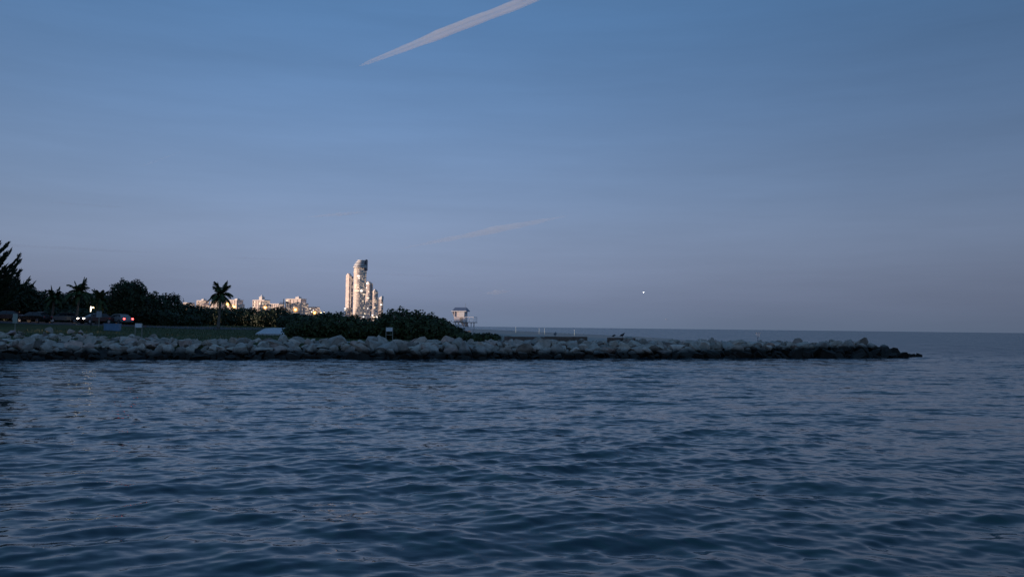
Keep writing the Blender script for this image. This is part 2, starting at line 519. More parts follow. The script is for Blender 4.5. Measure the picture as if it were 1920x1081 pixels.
    s1 = n.new('ShaderNodeVectorMath'); s1.operation = 'ADD'
    l.new(centred(n1, .36), s1.inputs[0]); l.new(centred(n2, .30), s1.inputs[1])
    s2 = n.new('ShaderNodeVectorMath'); s2.operation = 'ADD'
    l.new(s1.outputs[0], s2.inputs[0]); l.new(g.outputs['Normal'], s2.inputs[1])
    s3 = n.new('ShaderNodeVectorMath'); s3.operation = 'NORMALIZE'
    l.new(s2.outputs[0], s3.inputs[0])
    l.new(s3.outputs[0], b.inputs['Normal'])
    o = link('water', me, m)
    tag(o, 'dark blue choppy inlet and sea reaching the horizon', 'water', kind='structure')
build_water()

# ------------------------------------------------------------------ ground
def build_ground():
    ys = np.geomspace(30, 9000, 360)
    ks = np.concatenate([np.linspace(-4.2, -1.05, 40)[:-1], np.linspace(-1.05, .78, 270)])
    K, Y = np.meshgrid(ks, ys)
    X = K * Y
    Z = ground_z(X, Y)
    V = np.stack([X, Y, Z], 2).reshape(-1, 3)
    nk, ny = len(ks), len(ys)
    i = np.arange(ny - 1)[:, None] * nk; j = np.arange(nk - 1)[None, :]
    F = np.stack([i + j, i + j + 1, i + nk + j + 1, i + nk + j], 2).reshape(-1, 4)
    keep = (Z.reshape(-1)[F] > -1.3).any(1)
    me = np_mesh('ground', V, F[keep], True)
    s, t = st(X, Y)
    xs = np.interp(Y, _sh[:, 1], _sh[:, 0])
    sand = np.clip((np.interp(Y, [125, 155], [51, 82]) - (xs - X)) / 8, 0, 1).reshape(-1)
    at_ = me.attributes.new('sand', 'FLOAT', 'POINT')
    at_.data.foreach_set('value', sand.astype(np.float32))
    m = bpy.data.materials.new('grass_and_sand')
    m.use_nodes = True
    n, l = m.node_tree.nodes, m.node_tree.links
    b = n['Principled BSDF']; b.inputs['Roughness'].default_value = .95; b.inputs['Specular IOR Level'].default_value = .1
    a = n.new('ShaderNodeAttribute'); a.attribute_name = 'sand'
    g = n.new('ShaderNodeNewGeometry')
    no = n.new('ShaderNodeTexNoise'); no.inputs['Scale'].default_value = .45; no.inputs['Detail'].default_value = 7
    l.new(g.outputs['Position'], no.inputs['Vector'])
    c1 = n.new('ShaderNodeValToRGB'); e = c1.color_ramp.elements
    e[0].position, e[0].color = .3, (.045, .058, .024, 1); e[1].position, e[1].color = .72, (.085, .098, .042, 1)
    c2 = n.new('ShaderNodeValToRGB'); e = c2.color_ramp.elements
    e[0].position, e[0].color = .3, (.36, .31, .27, 1); e[1].position, e[1].color = .7, (.48, .42, .37, 1)
    l.new(no.outputs[0], c1.inputs[0]); l.new(no.outputs[0], c2.inputs[0])
    mx = n.new('ShaderNodeMix'); mx.data_type = 'RGBA'
    l.new(a.outputs['Fac'], mx.inputs['Factor']); l.new(c1.outputs[0], mx.inputs['A']); l.new(c2.outputs[0], mx.inputs['B'])
    l.new(mx.outputs['Result'], b.inputs['Base Color'])
    bu = n.new('ShaderNodeBump'); bu.inputs['Strength'].default_value = .5; bu.inputs['Distance'].default_value = .2
    n2 = n.new('ShaderNodeTexNoise'); n2.inputs['Scale'].default_value = 3; n2.inputs['Detail'].default_value = 6
    l.new(g.outputs['Position'], n2.inputs['Vector']); l.new(n2.outputs[0], bu.inputs['Height']); l.new(bu.outputs[0], b.inputs['Normal'])
    o = link('ground', me, m)
    tag(o, 'grass lawn and pale beach sand behind the jetty', 'ground', kind='structure')
build_ground()

def sheet(name, corners, lift, m, label, cat, nx=14, ny=14, thick=.12):
    """a slab laid on the ground: four ground corners, draped"""
    a, b, c, d = [Vector((p[0], p[1], 0)) for p in corners]
    vs, fs = [], []
    for lay in (0, 1):
        for j in range(ny + 1):
            for i in range(nx + 1):
                u, v = i / nx, j / ny
                p = a.lerp(b, u).lerp(d.lerp(c, u), v)
                vs.append((p.x, p.y, gz(p.x, p.y) + lift - lay * thick))
    n0 = (nx + 1) * (ny + 1)
    idx = lambda i, j, k: k * n0 + j * (nx + 1) + i
    for j in range(ny):
        for i in range(nx):
            fs.append((idx(i, j, 0), idx(i + 1, j, 0), idx(i + 1, j + 1, 0), idx(i, j + 1, 0)))
    for i in range(nx):
        fs.append((idx(i, 0, 1), idx(i + 1, 0, 1), idx(i + 1, 0, 0), idx(i, 0, 0)))
        fs.append((idx(i, ny, 0), idx(i + 1, ny, 0), idx(i + 1, ny, 1), idx(i, ny, 1)))
    for j in range(ny):
        fs.append((idx(0, j, 0), idx(0, j + 1, 0), idx(0, j + 1, 1), idx(0, j, 1)))
        fs.append((idx(nx, j, 1), idx(nx, j + 1, 1), idx(nx, j + 1, 0), idx(nx, j, 0)))
    o = MB().add(vs, fs).build(name, m)
    return tag(o, label, cat, kind='structure')
sheet('parking_lot', [(-92, 92), (-34, 112), (-40, 128), (-98, 108)], .02, M['asphalt'], 'dark asphalt parking strip under the trees', 'parking lot', 30, 10, .3)
_c = [ground_hit(479, 627.5), ground_hit(538, 628.5), ground_hit(549, 616), ground_hit(497, 617)]
sheet('footpath', [(p.x, p.y) for p in _c], .16, M['concrete'], 'pale concrete path slab crossing the lawn', 'path', 10, 10, .3)
sheet('jetty_walkway', [jp(24, 6.3), jp(90, 6.3), jp(90, 8.6), jp(24, 8.6)], .02, M['concrete'], 'narrow concrete walkway along the jetty top', 'path', 40, 3, .5)

# ------------------------------------------------------------------ boulders and jetty
def boulder_meshes(n=14):
    import bmesh
    out = []
    for k in range(n):
        rng = np.random.default_rng(100 + k)
        bm = bmesh.new()
        bmesh.ops.create_icosphere(bm, subdivisions=2, radius=1.0)
        planes = [(Vector(rng.normal(0, 1, 3)).normalized(), rng.uniform(.30, .66)) for _ in range(8)]
        off = rng.uniform(0, 50)
        for v in bm.verts:
            p = v.co.copy()
            for nn, dd in planes:
                e = p.dot(nn) - dd
                if e > 0: p -= nn * e * .985
            p *= 1 + .045 * math.sin(p.x * 5 + off) * math.sin(p.y * 6 + off) + .03 * math.sin(p.z * 11 + off * 2)
            v.co = p
        me = bpy.data.meshes.new('rock')
        bm.to_mesh(me); bm.free()
        me.materials.append(M['rock'])
        out.append(me)
    return out
BOULDERS = boulder_meshes()

def build_jetty():
    rng = random.Random(5)
    root = thing('rock_jetty', 'long jetty of piled grey boulders running across the water', 'jetty', (*jp(0, 0), 0))
    base = Vector(root.location)
    spec = []                                   # x, y, z, r, squash, visible
    prof = [(-.2, -.12), (1, .42), (2, .85), (3, 1.14), (4, 1.30), (5.2, 1.36), (6, 1.34), (20, 1.4)]
    def ph(t): return float(np.interp(t, [p[0] for p in prof], [p[1] for p in prof]))
    s_end = 96.2
    for t, sz in ((.1, .66), (.75, .6), (1.5, .68), (2.3, .62), (3.1, .70), (3.9, .62), (4.8, .66), (5.6, .55)):
        s = -34 + rng.random()
        while s < s_end:
            small = .72 if s < 22 else (.88 if s < 40 else 1.0)
            r = 1.08 * sz * small * rng.choice((.5, .66, .85, 1.0, 1.2, 1.5, 1.85)) * rng.uniform(.92, 1.08)
            tt = t + rng.uniform(-.28, .28)
            fall = max(0.0, (s - (s_end - 2.2)) / 2.2)
            z = ph(tt) * (1 - .72 * fall ** 1.6) - fall * .1 + rng.uniform(-.14, .14)
            x, y = jp(s, tt)
            spec.append((x, y, z, r, t < 6))
            s += r * rng.uniform(1.15, 1.55)
    # back side and seaward head
    for t in (9.3, 10.3, 11.4):
        s = 46 + rng.random()
        while s < s_end - 1:
            r = rng.uniform(.45, .85)
            x, y = jp(s, t + rng.uniform(-.3, .3))
            spec.append((x, y, (1.25 if t < 10 else 1.0 if t < 11 else .3) + rng.uniform(-.2, .18), r, False))
            s += r * 1.5
    for s, t, z, r in ((95.6, 1, .25, .62), (96.4, 2.2, .35, .66), (97.2, 3.0, .2, .7), (98.4, 3.6, .22, .68), (99.9, 4.2, .16, .62), (97.9, 1.9, .1, .5), (99.0, 2.9, .1, .55), (98.9, 4.6, .12, .6), (100.9, 4.0, .1, .5), (101.5, 4.6, .08, .45), (96.2, 3.6, .45, .6), (102.2, 4.3, .14, .6), (95.4, 4, .5, .75),
                       (96.6, 5.2, .25, .7), (95.2, 6.5, .6, .8), (94.8, 8, .5, .8), (97.6, 5.6, .05, .5), (94.2, 2.6, .9, .7), (94.6, 5.2, 1.0, .8)):
        x, y = jp(s, t); spec.append((x, y, z, r, True))
    # tops of the seaward stretch: loose rocks over the walkway edge
    for _ in range(80):
        s = rng.uniform(44, 94); x, y = jp(s, rng.uniform(5.8, 9.6))
        spec.append((x, y, 1.42 + rng.uniform(-.05, .14), rng.uniform(.3, .55), False))
    # wide field of smaller rubble at the landward end
    for _ in range(280):
        s = rng.uniform(-30, 15); t = 5.8 + (rng.random() ** 1.3) * (9.5 * min(1, (15 - s) / 10))
        x, y = jp(s, t)
        z = gz(x, y) + .02
        spec.append((x, y, z, rng.choice((.26, .32, .4, .5, .62)), True))
    # which show largest
    def shown(q):
        x, y, z, r, vis = q
        if not vis or y <= 0: return 0
        px_ = abs(x / y) / .64
        if px_ > 1.02: return 0
        return r / y * (1.0 if z > .1 else .8)
    order = sorted(range(len(spec)), key=lambda i: -shown(spec[i]))
    single = set(order[:300])
    bigV, bigF, nb = [], [], 0
    cache = {}
    for i, (x, y, z, r, vis) in enumerate(spec):
        me = BOULDERS[i % len(BOULDERS)]
        sc = (r * rng.uniform(.9, 1.3), r * rng.uniform(.85, 1.15), r * rng.uniform(.62, .95))
        rot = (rng.uniform(-.5, .5), rng.uniform(-.5, .5), rng.uniform(0, 6.28))
        if i in single:
            o = bpy.data.objects.new('rock', me)
            COL.objects.link(o); o.parent = root
            o.location = Vector((x, y, z)) - base
            o.rotation_euler = rot; o.scale = sc
        else:
            k = id(me)
            if k not in cache:
                v = np.empty(len(me.vertices) * 3, np.float32); me.vertices.foreach_get('co', v)
                f = np.array([p.vertices[:] for p in me.polygons], np.int32)
                cache[k] = (v.reshape(-1, 3), f)
            v, f = cache[k]
            mm = (Matrix.Translation(Vector((x, y, z)) - base) @ Matrix.LocRotScale(None, __import__('mathutils').Euler(rot), Vector(sc)))
            mm = np.array(mm)
            bigV.append(v @ mm[:3, :3].T + mm[:3, 3]); bigF.append(f + nb); nb += len(v)
    o = link('rock_pile', np_mesh('rock_pile', np.vstack(bigV), np.vstack(bigF), False), M['rock_i'], root)
    o['kind'] = 'stuff'
    # solid heart of the mound under the boulders
    sec = [(-.6, -.8), (1, .05), (2, .55), (3, .8), (4, .95), (6, 1.0), (9, 1.0), (10.5, .7), (12, -.8)]
    mb = MB(); vs = []
    for s, k in ((-36, 1), (93, 1), (96, .45)):
        for t, z in sec:
            x, y = jp(s, t); vs.append(Vector((x, y, z * k if z > 0 else z)) - base)
    n = len(sec)
    fs = [(k * n + i, (k + 1) * n + i, (k + 1) * n + i + 1, k * n + i + 1) for k in (0, 1) for i in range(n - 1)]
    fs += [tuple(range(n)), tuple(reversed(range(2 * n, 3 * n)))]
    mb.add(vs, fs).build('core', mat('jetty_core', (.04, .036, .032), .9, .3, 1.0), root)
build_jetty()

for (px_, py_, r, k, lab) in ((25, 618, .62, 3, 'pinkish boulder standing alone below the green-grey signboard'),
                              (95, 622, .58, 6, 'pale pointed boulder on the gravel between signboard and rubble'),
                              (131, 618, .55, 9, 'flat-topped grey boulder on the bank right of the pale pointed boulder'),
                              (150, 621, .42, 2, 'small dark grey boulder right of the flat-topped boulder')):
    d = 84 if px_ > 60 else 79
    p = at(px_, py_, d)
    o = link('boulder', BOULDERS[k], None)
    o.location = (p.x, p.y, gz(p.x, p.y) + r * .35); o.scale = (r * 1.1, r, r * .75); o.rotation_euler = (.1, .2, k)
    if k == 3:
        o.data = BOULDERS[3].copy(); o.data.materials.clear(); o.data.materials.append(mat('pink_stone', (.42, .30, .28), .85, .3, 2, bump=.5))
    tag(o, lab, 'boulder', 'loose boulders on the bank')

# ------------------------------------------------------------------ foliage
def leaf_quads(P, Nrm, size, rng, slim=.62, flat=.0):
    n = len(P)
    t = rng.normal(0, 1, (n, 3)); t -= (t * Nrm).sum(1, keepdims=True) * Nrm
    t /= np.linalg.norm(t, axis=1, keepdims=True) + 1e-9
    b = np.cross(Nrm, t)
    L_ = (size * rng.uniform(.6, 1.35, n))[:, None]
    W = L_ * slim
    V = np.stack([P - t * L_ * .5, P + b * W * .5 + Nrm * L_ * .08, P + t * L_ * .5, P - b * W * .5 + Nrm * L_ * .08], 1).reshape(-1, 3)
    F = np.arange(4 * n).reshape(-1, 4)
    return V, F

def cloud_points(blobs, n, rng, shell=.55, low=-.35):
    """points through the outer volume of a set of ellipsoids ((cx,cy,cz),(rx,ry,rz)), pushed into small clumps"""
    w = np.array([b[1][0] * b[1][2] + b[1][1] * b[1][2] for b in blobs]); w = w / w.sum()
    idx = rng.choice(len(blobs), n, p=w)
    C = np.array([b[0] for b in blobs])[idx]; Rr = np.array([b[1] for b in blobs])[idx]
    d = rng.normal(0, 1, (n, 3)); d /= np.linalg.norm(d, axis=1, keepdims=True)
    d[:, 2] = np.where(d[:, 2] < low, -d[:, 2], d[:, 2])
    lump = 1 + .13 * np.sin(d[:, 0] * 7 + idx) * np.sin(d[:, 1] * 8 + idx * 2) + .10 * np.sin(d[:, 2] * 11 + d[:, 0] * 9 + idx)
    rad = (shell + (1 - shell) * rng.random(n) ** .6) * lump
    rad *= np.where(rng.random(n) < .06, 1.10, 1.0)
    P = C + d * Rr * np.minimum(rad, 1.17)[:, None]
    Nn = d + rng.normal(0, .55, (n, 3)); Nn[:, 2] += .35
    Nn /= np.linalg.norm(Nn, axis=1, keepdims=True)
    return P, Nn

def stems(mb, blobs, base_z, rng, n=5, r=.07):
    c = np.mean([b[0] for b in blobs], 0)
    for _ in range(n):
        b = blobs[int(rng.integers(len(blobs)))]
        x0, y0 = b[0][0] * .7 + c[0] * .3 + rng.uniform(-.4, .4), b[0][1] * .7 + c[1] * .3 + rng.uniform(-.4, .4)
        top = (b[0][0] + rng.uniform(-.3, .3) * b[1][0], b[0][1], b[0][2] + b[1][2] * .4)
        mid = ((x0 + top[0]) / 2 + rng.uniform(-.3, .3), (y0 + top[1]) / 2, (base_z + top[2]) / 2)
        mb.tube([(x0, y0, base_z - .15), mid, top], [r * 1.3, r, r * .4], 6)

def shrub(name, label, cat, blobs, n, size, m, seed, group=None, nst=6, slim=.8):
    """blobs in world coordinates; root at the base"""
    rng = np.random.default_rng(seed)
    cx = float(np.mean([b[0][0] for b in blobs])); cy = float(np.mean([b[0][1] for b in blobs]))
    bz = gz(cx, cy)
    root = thing(name, label, cat, (cx, cy, bz), 0, group)
    loc = [((b[0][0] - cx, b[0][1] - cy, b[0][2] - bz), b[1]) for b in blobs]
    P, Nn = cloud_points(loc, n, rng, .55, -.9)
    keep = P[:, 2] > .0
    V, F = leaf_quads(P[keep], Nn[keep], size, rng, slim)
    link('crown', np_mesh('crown', V, F), m, root)
    mb = MB(); stems(mb, loc, 0.0, rng, nst)
    mb.build('trunk', M['trunk'], root, True)
    return root

def mound(pts, depth, dj, thick, low=632):
    """blobs filling the outline whose top runs through photo pixels pts at a real depth"""
    out = []
    for (px_, py_, rpx) in pts:
        r = rpx / FPX * depth
        top = at(px_, py_, depth + dj)
        g = gz(top.x, top.y)
        rz = max(.35, (top.z - g) * .62)
        out.append(((top.x, top.y, top.z - rz * .97), (r, thick, rz)))
    return out

# sea-grape mounds at the jetty root
shrub('sea_grape_shrub', 'broad low mound of sea grape in front of the tall towers', 'shrub',
      mound([(575, 594, 34), (605, 588, 34), (632, 587, 36), (662, 592, 34), (688, 599, 30), (556, 606, 22)], 94, 0, 3.0), 13000, .30, M['grape'], 21, 'shrubs behind the jetty')
shrub('sea_grape_shrub', 'tall rounded sea grape mound sloping down towards the lifeguard tower', 'shrub',
      mound([(722, 588, 26), (745, 580, 34), (778, 584, 36), (806, 590, 32), (830, 599, 28), (850, 611, 24), (868, 621, 18)], 94, 0, 3.0), 16000, .28, M['grape'], 22, 'shrubs behind the jetty')
shrub('sea_grape_shrub', 'small low shrub at the seaward end of the green mound', 'shrub',
      mound([(893, 625, 16), (912, 624, 18), (928, 626, 12)], 92.5, 0, 1.0), 2600, .2, M['grape'], 23, 'shrubs behind the jetty', 4)
# thicket along the back of the lawn
thick = [([(300, 551, 26), (322, 553, 20), (286, 560, 22)], 128, 'dark leafy tree mass left of the lone coconut palm'),
         ([(345, 569, 26), (368, 574, 26)], 138, 'low dark bush where the tree line steps down, left of the lone palm'),
         ([(395, 577, 24), (418, 578, 24)], 150, 'dark bush directly behind the lone palm trunk'),
         ([(445, 578, 26), (470, 578, 24)], 158, 'dark bush under the left pair of street lamps'),
         ([(500, 581, 26), (522, 577, 22)], 150, 'dark bush with a raised top below the pale apartment blocks'),
         ([(548, 588, 24), (568, 591, 22)], 140, 'low bush under the brightest street lamp beside the sea grape')]
for k, (pts, d, lab) in enumerate(thick):
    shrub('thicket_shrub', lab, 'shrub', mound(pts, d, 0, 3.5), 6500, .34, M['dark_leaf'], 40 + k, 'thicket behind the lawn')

def broad_tree(label, px_, top_y, d, rpx, seed, n=9000, leaf=.3):
    rng = np.random.default_rng(seed)
    top = at(px_, top_y, d); g = gz(top.x, top.y)
    h = top.z - g; r = rpx / FPX * d
    root = thing('broadleaf_tree', label, 'tree', (top.x, top.y, g), 0, 'trees around the parking strip')
    blobs = [((0, 0, h - r * .95), (r, r, r * .95)), ((-r * .35, .3, h - r * 1.5), (r * .8, r, r * .8)), ((r * .4, 0, h - r * 1.45), (r * .75, r, r * .85))]
    P, Nn = cloud_points(blobs, n, rng, .5)
    V, F = leaf_quads(P, Nn, leaf, rng, .7)
    link('crown', np_mesh('crown', V, F), M['dark_leaf'], root)
    mb = MB()
    mb.tube([(0, 0, -.2), (.1, 0, h * .25), (0, .1, h * .5)], [.28, .22, .16], 8)
    for k in range(6):
        a = k * 1.05 + .3
        mb.tube([(0, .05, h * .42), (math.cos(a) * r * .4, math.sin(a) * r * .4, h * .6), (math.cos(a) * r * .7, math.sin(a) * r * .7, h * .8)], [.12, .08, .03], 6)
    mb.build('trunk', M['trunk'], root, True)
    return root
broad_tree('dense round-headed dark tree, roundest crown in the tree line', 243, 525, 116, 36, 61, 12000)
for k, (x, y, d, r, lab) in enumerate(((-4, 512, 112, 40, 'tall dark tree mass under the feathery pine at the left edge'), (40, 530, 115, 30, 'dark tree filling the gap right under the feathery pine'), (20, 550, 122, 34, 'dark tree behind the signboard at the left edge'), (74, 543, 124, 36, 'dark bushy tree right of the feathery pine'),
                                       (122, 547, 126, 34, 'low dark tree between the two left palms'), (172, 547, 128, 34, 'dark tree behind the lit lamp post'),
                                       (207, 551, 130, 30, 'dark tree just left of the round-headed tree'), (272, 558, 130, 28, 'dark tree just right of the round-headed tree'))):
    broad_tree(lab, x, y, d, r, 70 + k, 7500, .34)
_src = broad_tree('dark bushy tree low behind the feathery pine at the left edge', 34, 541, 118, 30, 88, 8500, .34)
for k, (x, y) in enumerate([(-84 - 10 * q, 60.5 - 3.4 * q + (q % 2)) for q in range(7)] + [(-82 - 11 * q, 71 - 3.6 * q) for q in range(6)] + [(-80, 81), (-90, 84), (-84, 93), (-96, 96), (-86, 105), (-84, 117), (-92, 127)]):
    o = copy_tree(_src)                        # unseen trees, added and enlarged to keep the low sun off the jetty
    o.location = (x, y, gz(x, y) - .1); o.rotation_euler = (0, 0, k * 1.3); o.scale = (1.9, 1.9, 1.9 + .15 * (k % 3))
    tag(o, 'unseen dark tree beyond the left edge, added to shade the jetty', 'tree', 'added shade trees beyond the left edge')
for k, (x, y, d, lab) in enumerate(((12, 578, 117, 'shadowy hedge shrub at the far left behind the cars'), (60, 578, 119, 'shadowy hedge shrub behind the black car'), (108, 578, 121, 'shadowy hedge shrub behind the grey car'),
                                    (155, 578, 123, 'shadowy hedge shrub left of the yellow lamp'), (205, 580, 125, 'shadowy hedge shrub behind the red tail light'), (255, 578, 121, 'shadowy hedge shrub under the round-headed tree'),
                                    (297, 580, 122, 'shadowy hedge shrub right of the two-legged white sign'), (335, 588, 128, 'shadowy hedge shrub at the left end of the lawn'))):
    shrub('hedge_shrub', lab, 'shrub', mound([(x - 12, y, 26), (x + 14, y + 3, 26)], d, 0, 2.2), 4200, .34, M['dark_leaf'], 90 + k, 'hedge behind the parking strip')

# ------------------------------------------------------------------ palms
def frond_mesh(length, droop, lift, seed, leaf=.62):
    rng = random.Random(seed)
    pts = []
    n = 16
    for i in range(n + 1):
        u = i / n
        pts.append(Vector((length * u * (1 - .16 * droop * u), 0, length * (lift * u - droop * u * u))))
    mb = MB()
    mb.tube(pts, [.035 * (1 - .8 * i / n) for i in range(n + 1)], 4)
    m = 34
    for i in range(3, m):
        u = i / m
        k = u * n; a = int(k); f = k - a
        p = pts[a].lerp(pts[min(a + 1, n)], f)
        t = (pts[min(a + 1, n)] - pts[a]).normalized()
        ln = leaf * (math.sin(math.pi * min(1, .18 + u * .86)) ** .7) * rng.uniform(.8, 1.15)
        for s in (-1, 1):
            d = (t * .75 + Vector((0, s * .85, -.35 - .35 * rng.random()))).normalized()
            w = t * .05
            tip = p + d * ln + Vector((0, 0, -.14 * ln))
            mid = p + d * ln * .5
            mb.add([p - w, p + w, mid + w * .9, tip, mid - w * .9], [(0, 1, 2, 3, 4)])
    return mb.mesh('frond')
def palm(label, px_, top_y, d, seed, base=None, n=22, flen=2.1, trunk_lean=.3):
    rng = random.Random(seed)
    top = at(px_, top_y, d)
    hub_z = top.z - flen * .88
    x0, y0 = top.x - trunk_lean, top.y
    g = gz(x0, y0)
    root = thing('coconut_palm', label, 'palm tree', (x0, y0, g), 0, 'coconut palms')
    hz = hub_z - g
    pts, rad = [], []
    for i in range(9):
        u = i / 8
        pts.append((trunk_lean * u ** 1.6, .1 * math.sin(u * 3), -.2 + (hz + .2) * u)); rad.append(.21 - .10 * u + (.08 if i == 0 else 0))
    MB().tube(pts, rad, 10).build('trunk', M['palm_trunk'], root, True)
    sh = MB().ball((trunk_lean, 0, hz - .05), (.22, .22, .42), 8, 6)
    for k in range(5):
        a = k * 1.25
        sh.ball((trunk_lean + .26 * math.cos(a), .26 * math.sin(a), hz - .28), .12, 6, 5)
    sh.build('crown_heart', M['wood'], root, True)
    for k in range(n):
        u = k / n
        az = k * 2.399 + rng.uniform(-.25, .25)
        if u < .28:   lift, droop = rng.uniform(1.3, 2.3), rng.uniform(.8, 1.25)
        elif u < .65: lift, droop = rng.uniform(.45, .95), rng.uniform(.75, 1.1)
        else:         lift, droop = rng.uniform(-.15, .4), rng.uniform(.7, 1.1)
        spear = k % 9 == 3
        if spear: lift, droop = rng.uniform(2.6, 4.5), rng.uniform(.6, 1.0)
        ln = flen * rng.uniform(.85, 1.1) / math.sqrt(1 + lift * lift * (.85 if spear else .42))
        fo = link('frond', frond_mesh(ln, droop, lift, seed * 40 + k, .25 * flen), M['frond'], root)
        fo.location = (trunk_lean, 0, hz); fo.rotation_euler = (0, 0, az)
    return root
palm('lone coconut palm standing clear of the trees beside the street lamps', 415, 523, 112, 3, n=27, flen=2.65, trunk_lean=.25)
palm('coconut palm with two bent fronds, tallest of the left tree line', 150, 517, 110, 4, n=24, flen=2.7)
palm('shorter coconut palm next to the feathery pine', 103, 533, 111, 7, n=20, flen=2.1)
palm('coconut palm between the tallest palm and the round-headed tree', 187, 537, 113, 9, n=20, flen=2.1)
palm('small palm top showing just right of the round-headed tree', 286, 545, 126, 12, n=16, flen=1.5)
palm('small palm top poking out above the thicket, left of the lone palm', 330, 549, 132, 14, n=15, flen=1.4)

# ------------------------------------------------------------------ feathery pine at the left edge
def pine():
    rng = random.Random(8); nr = np.random.default_rng(8)
    p = at(-66, 600, 96); g = gz(p.x, p.y)
    root = thing('feathery_pine', 'tall feathery pine with upswept branch tips at the left edge', 'tree', (p.x, p.y, g), 0)
    H = 10.2
    wood = MB(); wood.tube([(0, 0, -.3), (.1, 0, H * .35), (-.1, .1, H * .7), (0, 0, H)], [.36, .27, .16, .03], 10)
    P, T = [], []
    for k in range(84):
        u = .10 + .88 * (k / 84)
        z0 = H * u
        az = k * 2.4 + rng.uniform(-.4, .4)
        ln = (6.4 * (1 - u) ** .55 + .7) * rng.uniform(.75, 1.12)
        pts = []
        for i in range(8):
            v = i / 7
            pts.append(Vector((math.cos(az) * ln * v, math.sin(az) * ln * v, z0 + ln * (.10 * v + .42 * v ** 3) - .5 * math.sin(v * 3.14) * .4)))
        wood.tube(pts, [.09 * (1 - .85 * i / 7) for i in range(8)], 5)
        for i in range(300):
            v = .18 + .82 * rng.random()
            a = v * 7; j = min(6, int(a))
            q = pts[j].lerp(pts[j + 1], a - j)
            tdir = (pts[j + 1] - pts[j]).normalized()
            side = Vector((-math.sin(az), math.cos(az), 0)) * rng.uniform(-1, 1) * (.95 * (1 - v) + .12)
            q = q + side + Vector((0, 0, rng.uniform(-.35, .12)))
            d = (tdir * .9 + side * .5 + Vector((rng.uniform(-.3, .3), rng.uniform(-.3, .3), -.35 + .5 * v))).normalized()
            P.append(q); T.append(d)
    P = np.array(P); T = np.array(T)
    n = len(P)
    side = np.cross(T, nr.normal(0, 1, (n, 3))); side /= np.linalg.norm(side, axis=1, keepdims=True)
    ln = nr.uniform(.35, .75, n)[:, None]
    V = np.stack([P - side * .04, P + T * ln * .5 - side * .075, P + T * ln, P + T * ln * .5 + side * .075], 1).reshape(-1, 3)
    link('crown', np_mesh('crown', V, np.arange(4 * n).reshape(-1, 4)), M['pine'], root)
    wood.build('trunk', M['trunk'], root, True)
pine()

# grass
def grass():
    rng = np.random.default_rng(2)
    n = 16000
    x = rng.uniform(-52, 0, n); t = 5.2 + rng.random(n) ** 1.5 * 60
    y = O2[1] + (t + (x - O2[0]) * .3237) / .946
    z = ground_z(x, y)
    h = rng.uniform(.08, .26, n); a = rng.uniform(0, 6.28, n); w = .03
    lx, ly = rng.normal(0, .06, n), rng.normal(0, .06, n)
    c, s_ = np.cos(a) * w, np.sin(a) * w
    V = np.stack([np.stack([x - c, y - s_, z - .03], 1), np.stack([x + c, y + s_, z - .03], 1), np.stack([x + lx, y + ly, z + h], 1)], 1).reshape(-1, 3)
    o = link('grass', np_mesh('grass', V, np.arange(3 * n).reshape(-1, 3)), M['grass'])
    tag(o, 'rough grass blades on the lawn behind the jetty rocks', 'grass', kind='stuff')
grass()

